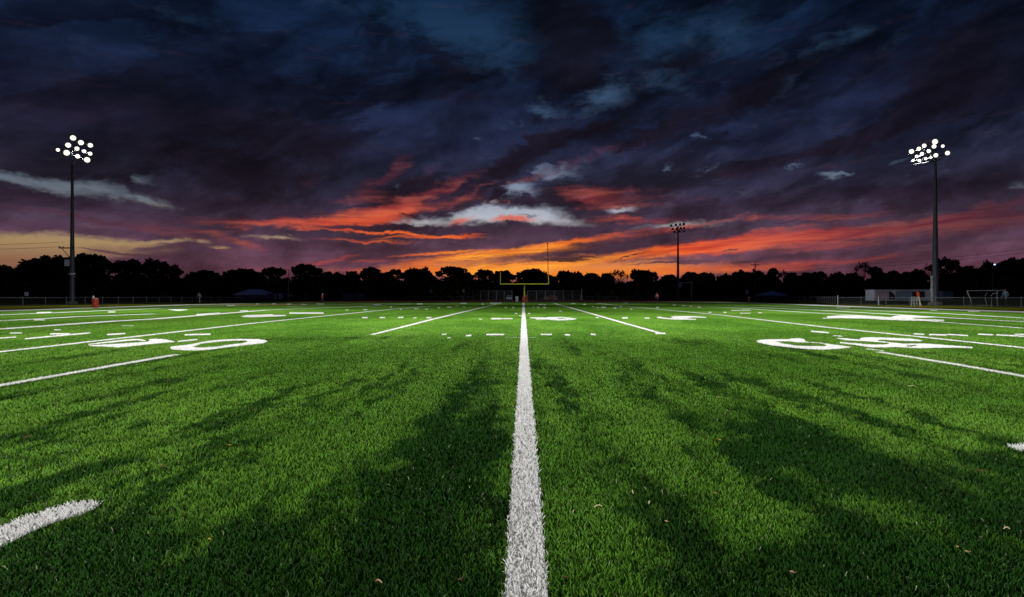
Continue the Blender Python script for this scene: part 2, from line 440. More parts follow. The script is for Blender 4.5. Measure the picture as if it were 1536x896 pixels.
DARK_PATCHES = [  # dark patches in the turf colour (x, y, half width, half length, turn, weight)
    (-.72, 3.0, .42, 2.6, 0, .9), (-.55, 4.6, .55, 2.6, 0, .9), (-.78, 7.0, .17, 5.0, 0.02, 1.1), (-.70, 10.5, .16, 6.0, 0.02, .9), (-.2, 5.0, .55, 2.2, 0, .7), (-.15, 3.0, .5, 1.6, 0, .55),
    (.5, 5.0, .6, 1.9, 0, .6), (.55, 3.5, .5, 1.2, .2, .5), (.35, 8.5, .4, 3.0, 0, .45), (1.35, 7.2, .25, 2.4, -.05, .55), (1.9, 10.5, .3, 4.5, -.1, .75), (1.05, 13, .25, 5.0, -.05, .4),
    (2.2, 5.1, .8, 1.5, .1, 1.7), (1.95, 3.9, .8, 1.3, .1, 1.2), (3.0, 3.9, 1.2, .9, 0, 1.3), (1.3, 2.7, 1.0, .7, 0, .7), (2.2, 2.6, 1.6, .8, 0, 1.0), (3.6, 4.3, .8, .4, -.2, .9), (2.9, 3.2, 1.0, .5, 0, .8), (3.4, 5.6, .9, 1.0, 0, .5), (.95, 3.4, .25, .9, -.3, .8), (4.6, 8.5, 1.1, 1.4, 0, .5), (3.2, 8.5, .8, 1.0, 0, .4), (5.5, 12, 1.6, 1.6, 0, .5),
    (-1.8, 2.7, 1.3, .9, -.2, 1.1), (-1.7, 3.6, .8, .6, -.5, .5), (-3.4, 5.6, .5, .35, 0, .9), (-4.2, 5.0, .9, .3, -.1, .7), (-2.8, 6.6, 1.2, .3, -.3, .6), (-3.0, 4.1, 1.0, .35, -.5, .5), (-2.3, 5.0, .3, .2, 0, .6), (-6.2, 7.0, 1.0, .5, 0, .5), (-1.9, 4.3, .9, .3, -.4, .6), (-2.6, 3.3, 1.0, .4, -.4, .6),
    (0, 2.2, 5, .75, 0, .75), (-2.6, 2.6, 1.6, .7, 0, .6), (2.8, 2.7, 1.8, .8, 0, .6), (-.9, 5.5, .10, 4.5, .03, .9), (.62, 6.6, .3, .5, 0, .8), (.30, 6.2, .35, .35, 0, .7), (.95, 5.6, .25, .35, 0, .6), (1.25, 4.6, .22, .45, 0, .9), (1.5, 5.6, .2, .4, 0, .7), (-.45, 8.2, .3, .5, 0, .6), (-.3, 10.5, .4, .5, 0, .5), (.5, 10.0, .5, .5, 0, .5), (2.6, 8.6, .5, .8, 0, .6), (3.9, 7.0, 1.0, .4, 0, .6), (5.0, 6.2, 1.2, .4, 0, .5), (-5.0, 8.5, 1.0, .35, 0, .5), (-3.6, 9.5, .9, .3, 0, .4), (-1.3, 9, .5, .5, 0, .3),  # opening broad patch: foreground light falloff darkened into the turf colour
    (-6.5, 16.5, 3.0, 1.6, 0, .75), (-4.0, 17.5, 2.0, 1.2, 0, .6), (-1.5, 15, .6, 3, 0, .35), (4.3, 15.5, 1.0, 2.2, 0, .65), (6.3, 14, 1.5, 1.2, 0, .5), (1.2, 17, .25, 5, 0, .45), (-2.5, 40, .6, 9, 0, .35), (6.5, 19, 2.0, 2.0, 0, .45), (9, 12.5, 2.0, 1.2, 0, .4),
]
TAN = [ground_blob(395, 457.6, 95, 1.6, 1.5), ground_blob(300, 459.5, 50, 0.9, .9), ground_blob(150, 465.3, 70, 1.2, .35)]


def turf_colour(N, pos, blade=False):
    """green of the turf, with its dark patches and bare tan corner; the ground below and every blade share it"""
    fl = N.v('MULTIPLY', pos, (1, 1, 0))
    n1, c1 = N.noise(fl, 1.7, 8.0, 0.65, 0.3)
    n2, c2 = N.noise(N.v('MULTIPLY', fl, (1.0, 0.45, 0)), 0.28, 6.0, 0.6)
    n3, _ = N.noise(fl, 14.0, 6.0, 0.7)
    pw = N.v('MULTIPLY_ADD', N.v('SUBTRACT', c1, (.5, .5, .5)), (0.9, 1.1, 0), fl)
    darkened = N.blobs(pw, DARK_PATCHES)
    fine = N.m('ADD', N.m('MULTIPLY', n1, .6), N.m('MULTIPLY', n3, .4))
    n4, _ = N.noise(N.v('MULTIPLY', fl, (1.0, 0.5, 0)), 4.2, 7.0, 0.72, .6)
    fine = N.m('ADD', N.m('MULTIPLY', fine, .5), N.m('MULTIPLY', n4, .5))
    n5, _ = N.noise(N.v('MULTIPLY', pw, (2.1, 0.10, 0)), 1.0, 5.0, 0.6)       # dark streaks along the pitch
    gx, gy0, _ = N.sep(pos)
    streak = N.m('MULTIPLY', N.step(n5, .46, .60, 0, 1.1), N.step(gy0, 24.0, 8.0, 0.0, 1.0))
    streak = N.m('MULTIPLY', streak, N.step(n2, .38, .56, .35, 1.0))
    darkened = N.m('ADD', darkened, streak)
    darkened = N.step(N.m('MULTIPLY_ADD', N.m('SUBTRACT', fine, .5), 5.4, darkened), 0.12, 1.40)
    darkened2 = N.step(N.m('ADD', N.m('MULTIPLY', n2, .5), N.m('MULTIPLY', fine, .5)), .53, .66, 0, .6)
    darkened = N.m('MAXIMUM', darkened, darkened2)
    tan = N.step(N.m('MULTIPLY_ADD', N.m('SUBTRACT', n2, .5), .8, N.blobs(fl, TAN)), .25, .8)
    tone = N.step(n2, .3, .7, .82, 1.2)
    tone = N.m('MULTIPLY', tone, N.step(n1, .28, .72, .80, 1.22))
    if not blade:
        tone = N.m('MULTIPLY', tone, N.step(n3, .3, .7, .62, 1.4))
    col = N.mix(N.step(n2, .3, .7), lin(78, 126, 40), lin(98, 140, 50))
    col = N.mix(1.0, col, N.comb(tone, tone, tone), 'MULTIPLY')
    col = N.mix(darkened, col, N.mix(1.0, col, (.15, .24, .27, 1), 'MULTIPLY'))
    col = N.mix(tan, col, lin(150, 132, 84))
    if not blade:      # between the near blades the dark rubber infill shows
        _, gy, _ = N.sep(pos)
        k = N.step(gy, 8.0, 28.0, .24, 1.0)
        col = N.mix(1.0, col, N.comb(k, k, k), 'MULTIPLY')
    return col, darkened, n3


def turf_material():
    m = bpy.data.materials.new('turf')
    m.use_nodes = True
    N = NT(m.node_tree)
    b = m.node_tree.nodes['Principled BSDF']
    g = N.n('ShaderNodeNewGeometry')
    col, darkened, n3 = turf_colour(N, g.outputs['Position'])
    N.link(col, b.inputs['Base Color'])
    b.inputs['Roughness'].default_value = 0.85
    b.inputs['Specular IOR Level'].default_value = 0.0
    f, _ = N.noise(N.v('MULTIPLY', g.outputs['Position'], (1, 1, 0)), 38.0, 3.0, 0.7)
    bn = N.n('ShaderNodeBump')
    bn.inputs['Strength'].default_value = 0.9
    bn.inputs['Distance'].default_value = 0.03
    N.link(f, bn.inputs['Height'])
    N.link(bn.outputs[0], b.inputs['Normal'])
    return m


def blade_material(white):
    m = bpy.data.materials.new('painted_blade' if white else 'turf_blade')
    m.use_nodes = True
    N = NT(m.node_tree)
    b = m.node_tree.nodes['Principled BSDF']
    at_ = N.n('ShaderNodeAttribute', attribute_name='rnd')
    rnd = at_.outputs['Fac']
    g = N.n('ShaderNodeNewGeometry')
    if white:
        k = N.step(rnd, 0, 1, .80, 1.0)
        wn, _ = N.noise(N.v('MULTIPLY', g.outputs['Position'], (1, 1, 0)), 5.0, 6.0, .65)      # scuffed, thinner paint
        k = N.m('MULTIPLY', k, N.step(wn, .30, .52, .80, 1.0))
        col = N.mix(1.0, (.90, .90, .92, 1), N.comb(k, k, k), 'MULTIPLY')
        col = N.mix(N.m('MULTIPLY', N.step(wn, .42, .30), N.m('GREATER_THAN', rnd, .8)), col, lin(78, 126, 40))
        N.link(col, b.inputs['Base Color'])
        trans = (.6, .6, .6, 1)
    else:
        col, darkened, _ = turf_colour(N, g.outputs['Position'], True)
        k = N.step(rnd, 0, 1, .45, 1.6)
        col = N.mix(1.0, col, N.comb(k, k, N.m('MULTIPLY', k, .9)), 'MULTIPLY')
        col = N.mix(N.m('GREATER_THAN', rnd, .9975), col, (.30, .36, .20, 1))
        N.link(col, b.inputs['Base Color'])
    b.inputs['Roughness'].default_value = 0.6
    b.inputs['Specular IOR Level'].default_value = 0.06
    tr = N.n('ShaderNodeBsdfTranslucent')
    N.link(col, tr.inputs[0])
    mx = N.n('ShaderNodeMixShader'); mx.inputs[0].default_value = 0.3
    N.link(b.outputs[0], mx.inputs[1]); N.link(tr.outputs[0], mx.inputs[2])
    N.link(mx.outputs[0], m.node_tree.nodes['Material Output'].inputs[0])
    return m


M_TURF = turf_material()
M_BLADE = blade_material(False)
M_WBLADE = blade_material(True)
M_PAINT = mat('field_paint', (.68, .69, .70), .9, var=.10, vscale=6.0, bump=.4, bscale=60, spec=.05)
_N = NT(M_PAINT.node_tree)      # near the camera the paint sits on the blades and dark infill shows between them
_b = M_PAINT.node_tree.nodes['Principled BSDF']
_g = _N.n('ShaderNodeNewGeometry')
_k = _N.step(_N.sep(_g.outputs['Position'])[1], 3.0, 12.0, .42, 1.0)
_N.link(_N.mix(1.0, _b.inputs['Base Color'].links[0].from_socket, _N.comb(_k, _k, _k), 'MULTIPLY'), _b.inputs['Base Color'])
M_ROUGH = mat('rough_grass', (.060, .068, .008), .95, var=.45, vscale=.6, bump=.6, bscale=8, spec=0)
M_TRACK = mat('track_rubber', (.20, .060, .042), .9, var=.25, vscale=.5, bump=.3, bscale=30, spec=0)
M_GREYSTEEL = mat('galvanised_steel', (.46, .49, .54), .5, .15, var=.2, vscale=2.0)
M_FENCE = mat('fence_steel', (.20, .225, .26), .6, .1, var=.2, vscale=2.0)
M_DARKSTEEL = mat('dark_steel', (.05, .055, .065), .5, .5, var=.25, vscale=2.0)
M_POLE = mat('pole_steel', (.075, .095, .13), .55, .3, var=.25, vscale=.7)
M_WOOD = mat('weathered_wood', (.11, .085, .065), .9, var=.35, vscale=1.5, bump=.5, bscale=10)
M_YELLOW = mat('yellow_paint', (.66, .64, .06), .45, var=.08, vscale=2)
M_RED = mat('red_plastic', (.42, .035, .018), .45, var=.15, vscale=4)
M_ORANGE = mat('orange_vinyl', (.75, .13, .03), .5, var=.12, vscale=5)
M_BROWN = mat('brown_vinyl', (.24, .06, .02), .6, var=.2, vscale=5)
M_WHITE = mat('white_enamel', (.70, .71, .73), .5, var=.08, vscale=3)
M_SIGN = mat('sign_face', (.50, .60, .78), .55, var=.12, vscale=4)
M_GREYBIN = mat('grey_plastic', (.30, .34, .36), .55, var=.12, vscale=4)
M_ROOF = mat('blue_metal_roof', (.62, .68, .74), .6, var=.15, vscale=1.2, bump=.3, bscale=4)
M_WALL = mat('dark_siding', (.10, .13, .20), .8, var=.2, vscale=1.5)
M_WALLP = mat('pale_siding', (.42, .47, .58), .7, var=.18, vscale=1.0)
M_PINK = mat('faded_pink_panel', (.42, .34, .40), .7, var=.14, vscale=1.0)
M_BLUEP = mat('blue_grey_panel', (.17, .23, .32), .7, var=.16, vscale=1.0)
M_GLASS = mat('dark_glass', (.01, .012, .016), .12)
M_TENT = mat('blue_canopy_cloth', (.26, .40, .62), .8, var=.15, vscale=2)
M_LEAFDARK = mat('tree_leaves', (.030, .045, .016), .8, var=.35, vscale=.6, spec=.1)
M_BARK = mat('tree_bark', (.035, .028, .022), .95, var=.3, vscale=2, spec=.1)
M_SKIN = mat('skin', (.36, .22, .16), .6, var=.05)
M_HAIR = mat('dark_hair', (.02, .016, .013), .7)
M_BLACKCLOTH = mat('black_cloth', (.012, .012, .016), .9, var=.2, vscale=6)
M_LAMP = mat('lit_lamp_glass', (.9, .9, .9), .3, emit=(1.0, .98, .90), estr=4.0)
_N = NT(M_LAMP.node_tree)        # the arc tube glows hottest in the middle of its reflector
_t = _N.n('ShaderNodeTexCoord')
_d = _N.n('ShaderNodeVectorMath', operation='LENGTH')
_N.link(_N.v('MULTIPLY', _N.v('SUBTRACT', _t.outputs['Generated'], (.5, .5, .5)), (2, 2, 0)), _d.inputs[0])
_b = M_LAMP.node_tree.nodes['Principled BSDF']
_N.link(_N.step(_d.outputs['Value'], .2, .95, 7.0, .35), _b.inputs['Emission Strength'])
_N.link(_N.ramp(_d.outputs['Value'], [(.3, (1, .99, .95, 1)), (1.0, (1, .93, .70, 1))]), _b.inputs['Emission Color'])
M_LAMP.cycles.emission_sampling = 'NONE'
M_DEADLAMP = mat('unlit_lamp_glass', (.03, .03, .035), .25)

# ------------------------------------------------------------------ ground, field, track
def sheet(name, m, pts, z, grid=None):
    mb = MB()
    mb.add([(x, y, z) for x, y in pts], [tuple(range(len(pts)))])
    return structure(mb.build(name, m))


sheet('ground', M_ROUGH, [(-1500, -300), (1500, -300), (1500, 2500), (-1500, 2500)], -0.004)
FIELD = [(-41.5, -25), (-41.5, 30), (-42.4, 48), (-44.4, 61), (-47.2, 84), (-47, 104), (-41, 116), (-30, 119.6), (0, 120.6), (33, 122.4), (37.5, 118), (39.5, 86), (38, 60), (37.8, 30), (37.8, -25)]
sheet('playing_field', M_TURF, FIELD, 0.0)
sheet('running_track', M_TRACK, [(-62, 124), (-50, 123.2), (0, 122.2), (40, 124), (56, 128), (58, 150), (55, 178), (30, 183), (-30, 183), (-56, 178), (-62, 160)], 0.002)

MARKS = []      # (polygon, holes) of marks close enough to need blades of painted turf


def mark(name, polys, holes=(), z=0.006):
    """one painted mark: polygons on the turf given where the photograph shows their corners"""
    mb = MB()
    polys = [[ground(*p) for p in q] for q in polys]
    holes = [[ground(*p) for p in q] for q in holes]
    for i, q in enumerate(polys):
        loops = [q] + (holes if i == 0 else [])
        tri = tessellate_polygon([[Vector((x, y, 0)) for x, y in l] for l in loops])
        flat = [(x, y, z) for l in loops for x, y in l]
        mb.add(flat, tri)
    o = structure(mb.build(name, M_PAINT))
    near = min(p[1] for q in polys for p in q)
    if near < 22:
        MARKS.append((o, polys, holes))
    return o


def band(pts, ts):
    """outline of a painted stripe along pixel points, ts its height in pixels"""
    if not hasattr(ts, '__len__'):
        ts = [ts] * len(pts)
    return [(x, y - t / 2) for (x, y), t in zip(pts, ts)] + [(x, y + t / 2) for (x, y), t in reversed(list(zip(pts, ts)))]


def stripe(x0, y0, x1, y1, w):
    """stripe of width w metres between two pixel points"""
    a, b = Vector(ground(x0, y0)), Vector(ground(x1, y1))
    n = (b - a).normalized(); n = Vector((-n.y, n.x)) * w / 2
    return a, b, n


def field_line(pts, w):
    w = w if hasattr(w, '__len__') else [w] * len(pts)
    g = [Vector(ground(*p)) for p in pts]
    L, Rr = [], []
    for i, p in enumerate(g):
        d = (g[min(i + 1, len(g) - 1)] - g[max(i - 1, 0)]).normalized()
        n = Vector((-d.y, d.x)) * w[i] / 2
        L.append((p.x + n.x, p.y + n.y)); Rr.append((p.x - n.x, p.y - n.y))
    mb = MB()
    z = 0.008
    k = len(g)
    mb.add([(x, y, z) for x, y in L] + [(x, y, z) for x, y in Rr], [(i, i + 1, k + i + 1, k + i) for i in range(k - 1)])
    o = structure(mb.build('field_line', M_PAINT))
    if min(p.y for p in g) < 22:
        MARKS.append((o, [L + Rr[::-1]], []))
    return o


# lines that run down the pitch (pixel points, width in metres)
field_line([(790.2, 980), (789.5, 896), (787.9, 700), (787.2, 620), (786.6, 560), (785.6, 480), (785.1, 454)], [.172, .172, .172, .176, .18, .22, .34])
field_line([(557, 502.8), (600, 492), (649, 479.3), (745, 456.3)], [.16, .2, .26, .34])
field_line([(996, 501.8), (940, 486.2), (880, 468.7), (830, 455)], [.16, .22, .28, .34])
field_line([(-160, 546), (0, 528.5), (190, 507), (380, 485.3), (480, 475), (586, 464.4), (667, 457.4)], [.22, .22, .24, .28, .32, .36, .4])
field_line([(-160, 608), (0, 579.3), (265, 532.5)], [.17, .17, .18])
field_line([(-120, 500), (0, 494.2), (165, 482.5), (231, 478.9), (400, 465.4), (531, 460.5), (617, 456.2)], [.45, .5, .7, .75, .6, .6, .6])
field_line([(-120, 488), (0, 481.7), (120, 475.2), (232, 471.2)], [.5, .5, .6, .8])
field_line([(-120, 479), (0, 472.7), (75, 469.8), (167, 465.8), (296, 460.5), (400, 457.9)], [.6, .6, .7, .6, .5, .5])
field_line([(-150, 470.8), (0, 466.6), (75, 464.4), (140, 462.1), (279, 457.6), (400, 454.9), (470, 453.9)], [2.4, 2.4, 2.4, 2.3, 2.4, 2.4, 2.4])
field_line([(892, 454.8), (931, 459), (980, 463.5), (1080, 472.7), (1236, 491), (1400, 508), (1536, 522.4), (1700, 541)], [.45, .4, .36, .3, .26, .24, .22, .2])
field_line([(1317, 528.5), (1420, 545), (1536, 565.3), (1700, 594)], [.17, .17, .17, .17])
field_line([(1022, 458.4), (1114, 462.9), (1181, 467.4), (1300, 474), (1416, 483.9), (1536, 492.8), (1650, 500)], [.5, .45, .42, .34, .22, .24, .24])
field_line([(1100, 459.8), (1236, 466.0), (1333, 471.6), (1410, 476.4), (1536, 483), (1650, 489)], [.5, .5, .45, .42, .42, .42])
field_line([(1140, 459.0), (1300, 465.5), (1414, 470.5), (1536, 477.5), (1650, 482)], [.5, .45, .45, .45, .45])
field_line([(1060, 453.3), (1130, 454.8), (1194, 457.0), (1300, 461), (1392, 463.9), (1536, 468.3), (1700, 473.5)], [2.2, 2.4, 2.5, 2.6, 2.7, 2.9, 2.9])
field_line([(432, 454.9), (520, 454.3), (600, 453.8), (786, 453.35), (900, 453.2), (1062, 453.2)], [2.4, 2.6, 2.4, 2.6, 2.4, 2.4])
field_line([(900, 453.9), (960, 454.9), (1020, 455.2), (1150, 456.6)], [1.6, 1.2, .8, .5])
field_line([(690, 456.0), (617, 455.4), (520, 456.9), (430, 460.6)], [.4, .5, .4, .35])
field_line([(758, 506.4), (786, 506.7), (806, 506.6)], [.05, .06, .05])

# painted numbers
A = lambda pts: [(1120 + x / 4.267, 465 + y / 4.267) for x, y in pts]
B = lambda pts: [(120 + x / 4.042, 465 + y / 4.042) for x, y in pts]
E_ = lambda pts: [(780 + x / 4.8, 450 + y / 4.8) for x, y in pts]
D_ = lambda pts: [(480 + x / 4.8, 450 + y / 4.8) for x, y in pts]
C_ = lambda pts: [(x / 4.042, 450 + y / 4.042) for x, y in pts]
mark('field_number', [A([(62, 203), (72, 196), (120, 191), (270, 190), (290, 185), (340, 184), (375, 192), (372, 200), (390, 207), (470, 212), (560, 225), (675, 240), (640, 247), (560, 254), (490, 258), (400, 254), (280, 244), (150, 228), (80, 213)])],
     [A([(185, 204), (270, 203), (330, 210), (420, 212), (480, 217), (512, 228), (505, 235), (440, 235), (330, 232), (240, 220)])])
mark('field_number', [A([(575, 184), (592, 181), (728, 193), (724, 186), (740, 180), (800, 177), (950, 182), (1060, 187), (1125, 197), (1118, 203), (1040, 202), (960, 198), (850, 192), (832, 195), (850, 202), (930, 211), (1000, 218), (1160, 218), (1250, 226), (1445, 240), (1445, 247), (1320, 244), (1200, 246), (1120, 248), (1050, 246), (960, 240), (880, 243), (780, 242), (730, 232), (595, 215), (598, 208), (660, 213), (760, 222), (860, 226), (905, 221), (915, 214), (840, 208), (740, 201), (640, 197)])],
     [A([(1016, 235), (1040, 229), (1098, 228), (1078, 235), (1040, 239)])])
mark('field_number', [A([(485, 52), (510, 51), (522, 46), (508, 42), (600, 36), (720, 36), (780, 42), (800, 44), (925, 48), (945, 40), (1000, 34), (1060, 35), (1150, 42), (1240, 48), (1060, 51), (1080, 58), (1265, 64), (1262, 73), (1030, 70), (880, 64), (770, 57), (600, 54), (490, 56)])])
mark('field_number', [B([(543, 232), (552, 224), (640, 215), (700, 205), (780, 190), (880, 181), (980, 178), (1080, 179), (1125, 185), (1136, 193), (1110, 205), (1020, 214), (900, 228), (780, 245), (700, 249), (620, 248), (560, 242)])],
     [B([(683, 226), (740, 206), (840, 194), (930, 189), (1000, 188), (1018, 193), (990, 203), (920, 211), (820, 226), (730, 231)])])
mark('field_number', [B([(48, 222), (60, 217), (180, 211), (300, 203), (400, 197), (425, 191), (415, 184), (430, 178), (490, 178), (545, 186), (582, 196), (500, 203), (400, 212), (300, 224), (230, 231), (180, 226)]),
                      B([(48, 214), (50, 209), (200, 190), (325, 178), (372, 180), (402, 188), (385, 192), (340, 186), (200, 199)])])
mark('field_number', [B([(975, 40), (1010, 32), (1100, 30), (1165, 26), (1175, 31), (1245, 31), (1248, 38), (1150, 42), (1050, 46), (990, 44)])])
mark('field_number', [E_([(68, 128), (100, 126), (190, 128), (205, 125), (300, 124), (370, 130), (408, 136), (400, 142), (340, 148), (280, 150), (230, 146), (190, 142), (110, 143), (122, 137), (75, 133)])],
     [E_([(262, 130), (310, 131), (332, 137), (280, 136)])])
mark('field_number', [E_([(985, 125), (1010, 121), (1030, 128), (1080, 132), (1100, 128), (1085, 121), (1130, 117), (1250, 117), (1340, 125), (1343, 131), (1280, 128), (1240, 127), (1215, 130), (1200, 134), (1270, 138), (1265, 145), (1110, 143), (1050, 138), (990, 132)])])
mark('field_number', [[(251, 464.4), (283, 464.4), (278, 465.6), (268, 466.6), (262, 466.2)]])
mark('field_number', [[(-60, 829), (0, 792), (33, 780), (76, 766), (119, 754.5), (150, 757), (140, 765), (122, 774), (82, 785), (40, 803), (0, 823), (-50, 850)]])
mark('field_number', [[(1510, 670.5), (1536, 668), (1570, 667), (1575, 678), (1536, 678.5)]])

# short hash marks: (x0, x1, y, thickness) in photo pixels, or sloping (x0, y0, x1, y1, t)
HASH = [(15, 33, 500.2, 1.6), (75, 105, 501.6, 2.0), (81, 91, 495.4, 1.2), (37.5, 508.9, 135.5, 500.0, 1.7), (0, 508.0, 24, 506.3, 1.5), (51, 67, 480.3, 1.6), (55, 469.4, 77, 468.8, 1.4), (162, 173, 468.4, 1.2),
        (161, 502.6, 188, 501.0, 1.9), (277, 503.0, 316, 502.0, 2.0), (267, 513.0, 296, 510.0, 1.8), (182, 200, 489.2, .8), (294.5, 471.9, 330, 469.8, 1.0), (295, 472.6, 335, 471.0, .9), (434, 485.5, 470.0, 2.0), (360, 372, 466.7, 1.0),
        (543, 551.5, 476.9, 1.7), (569.5, 577.5, 476.8, 1.7), (597, 476.9, 605, 476.5, 1.9), (620.5, 624.5, 477.3, 1.2), (639.5, 647, 477.0, 1.8), (729.5, 756, 502.5, 2.0), (736.7, 751, 478.5, 2.2), (751, 769, 478.5, 1.5), (699, 504.2, 707, 503.8, 2.2), (663, 502.4, 670, 501.9, 1.4), (671, 676, 507.3, 1.2), (718.5, 723, 479.2, 1.3),
        (694.5, 698, 460.7, 1.1), (683, 688, 459.1, .9), (671, 677, 460.9, 1.4), (656.5, 660, 462, 1.3), (638, 642, 464.2, 1.2), (621, 628, 463.8, 1.0), (600, 602.5, 464.4, 1.4), (545, 551, 464.8, 1.3), (518, 523, 465.4, 1.0), (585, 588, 460.9, 1.3), (722.5, 725.5, 456.4, 1.5), (625, 634, 456.3, 1.2), (757, 760.5, 461.6, 1.2), (768, 771.5, 461.7, 1.2), (772.5, 776, 470.6, 1.1), (792, 795.5, 470.8, 1.2), (779, 784, 474.4, .9),
        (811, 828, 502.4, 1.7), (847.5, 855, 503.0, 2.2), (886, 501.8, 893.5, 502.7, 2.0), (893.5, 898, 476.6, 1.4), (933, 941.5, 477.4, 2.2), (967, 974.5, 477.5, 1.6), (983, 998, 500.7, 2.2), (799, 801.5, 461.0, 1.2), (805.5, 809, 461.3, 1.2), (815, 819, 461.6, 1.6), (839, 842.5, 467.2, 1.2), (815, 819, 457.6, 1.2), (888, 891.5, 460.4, 1.1), (895, 898.5, 461.5, 1.1), (902, 909, 461.4, 1.6), (920.5, 924.5, 462.4, 1.5), (929.5, 933.5, 460.6, 1.2), (945.5, 948.5, 464.0, 1.2), (984, 988.5, 461.5, 1.3), (1009, 1014, 457.7, 1.2), (1023.5, 1027.5, 458.8, 1.3), (1034, 1039, 459.8, 1.3), (1046.5, 1051, 461.1, 1.3), (1085, 1090, 469.0, 1.5), (1063, 1067, 468.8, 1.2), (856, 863, 455.7, 1.1), (875, 879, 456.9, 1.2), (936, 942, 454.8, 1.4), (808, 814, 457.0, .7),
        (1216.5, 497.6, 1243, 499.7, 1.8), (1371, 501.4, 1386, 502.3, 1.6), (1394, 502.5, 1420, 503.3, 1.7), (1421, 502.2, 1452, 504.2, 1.6), (1467, 502.0, 1490, 503.0, 1.7), (1495, 503.0, 1560, 506.6, 1.6), (1522, 502.0, 1580, 503.4, 1.4), (1110, 1126, 470.3, .9), (1097, 1111, 466.0, 1.0), (1137, 1143, 469.6, 1.0), (1264, 505.4, 1250, 504.0, .9), (1112, 1126, 465.6, 1.0), (1395, 1406, 465.9, .9), (1452, 1470, 467.5, 1.0), (1255, 1275, 462.2, .8), (1300, 524.2, 1326, 527.0, .9),
        (475, 486, 456.2, 1.2), (452, 460, 457.2, 1.0), (408, 414, 455.6, 1.6), (384, 388, 456.2, 1.6), (340, 352, 458.6, 1.4), (430, 437, 456.6, 1.2), (560, 572, 457.4, 1.2), (690, 700, 455.3, 1.2), (735, 752, 455.0, 1.2)]
for h in HASH:
    if len(h) == 4:
        x0, x1, y, t = h
        q = band([(x0, y), (x1, y)], t)
    else:
        x0, y0, x1, y1, t = h
        q = band([(min(x0, x1), y0 if x0 < x1 else y1), (max(x0, x1), y1 if x0 < x1 else y0)], t)
    mark('hash_mark', [q], z=0.010)


# ------------------------------------------------------------------ blades of turf
def inside(px, py, poly):
    r = np.zeros(px.shape, bool)
    n = len(poly)
    for i in range(n):
        x0, y0 = poly[i]; x1, y1 = poly[(i + 1) % n]
        if y0 == y1:
            continue
        c = ((y0 > py) != (y1 > py)) & (px < (x1 - x0) * (py - y0) / (y1 - y0) + x0)
        r ^= c
    return r


def blades(name, x, y, m, obj=None, tall=1.0):
    n = len(x)
    far = np.sqrt(np.maximum(y, 2.2) / 2.5)
    w = 0.0019 * far * rng.uniform(.7, 1.4, n)
    h = 0.020 * tall * rng.uniform(.55, 1.25, n) * np.minimum(far, 1.4) ** .5
    a = rng.uniform(0, 2 * np.pi, n)
    lean = rng.uniform(.15, 1.0, n) * h
    ta = a + rng.normal(0, .7, n)
    bx, by = np.cos(a), np.sin(a)
    face = rng.uniform(0, 2 * np.pi, n)
    wx, wy = np.cos(face) * w, np.sin(face) * w
    co = np.zeros((n, 7, 3), np.float32)
    mx, my = x + bx * lean * .35, y + by * lean * .35
    ux, uy = mx + np.cos(ta) * lean * .45, my + np.sin(ta) * lean * .45
    tx, ty = ux + np.cos(ta) * lean * .5, uy + np.sin(ta) * lean * .5
    co[:, 0] = np.stack([x - wx, y - wy, np.zeros(n)], 1); co[:, 1] = np.stack([x + wx, y + wy, np.zeros(n)], 1)
    co[:, 2] = np.stack([mx - wx * .95, my - wy * .95, h * .5], 1); co[:, 3] = np.stack([mx + wx * .95, my + wy * .95, h * .5], 1)
    co[:, 4] = np.stack([ux - wx * .75, uy - wy * .75, h * .88], 1); co[:, 5] = np.stack([ux + wx * .75, uy + wy * .75, h * .88], 1)
    co[:, 6] = np.stack([tx, ty, h * rng.uniform(.8, 1.1, n)], 1)
    base = (np.arange(n) * 7)[:, None]
    quads = np.concatenate([base + np.array([0, 1, 3, 2]), base + np.array([2, 3, 5, 4])], 1).reshape(-1, 4)
    tris = (base + np.array([4, 5, 6])).reshape(-1, 3)
    me = bpy.data.meshes.new(name)
    me.vertices.add(n * 7)
    me.vertices.foreach_set('co', co.reshape(-1))
    loops = np.concatenate([quads.reshape(-1), tris.reshape(-1)]).astype(np.int32)
    me.loops.add(len(loops)); me.loops.foreach_set('vertex_index', loops)
    nq, nt_ = len(quads), len(tris)
    me.polygons.add(nq + nt_)
    st = np.concatenate([np.arange(nq) * 4, nq * 4 + np.arange(nt_) * 3]).astype(np.int32)
    me.polygons.foreach_set('loop_start', st)
    me.update(calc_edges=True)
    at_ = me.attributes.new('rnd', 'FLOAT', 'POINT')
    at_.data.foreach_set('value', np.repeat(rng.random(n), 7).astype(np.float32))
    me.polygons.foreach_set('use_smooth', np.ones(nq + nt_, bool))
    me.materials.append(m)
    me.validate()
    o = bpy.data.objects.new(name, me)
    COL.objects.link(o)
    return o


YA, YB, D0 = 1.6, 34.0, 6200.0
nb = 820000
yy = (rng.random(nb * 2) * (YB ** .5 - YA ** .5) + YA ** .5) ** 2
yy = yy[:nb]
half = yy * 0.92 + 1.3
xx = rng.uniform(-1, 1, nb) * half + 0.0
fade = np.clip((YB - yy) / 14.0, 0, 1)
keep = rng.random(nb) < fade
xx, yy = xx[keep], yy[keep]
painted = np.zeros(len(xx), bool)
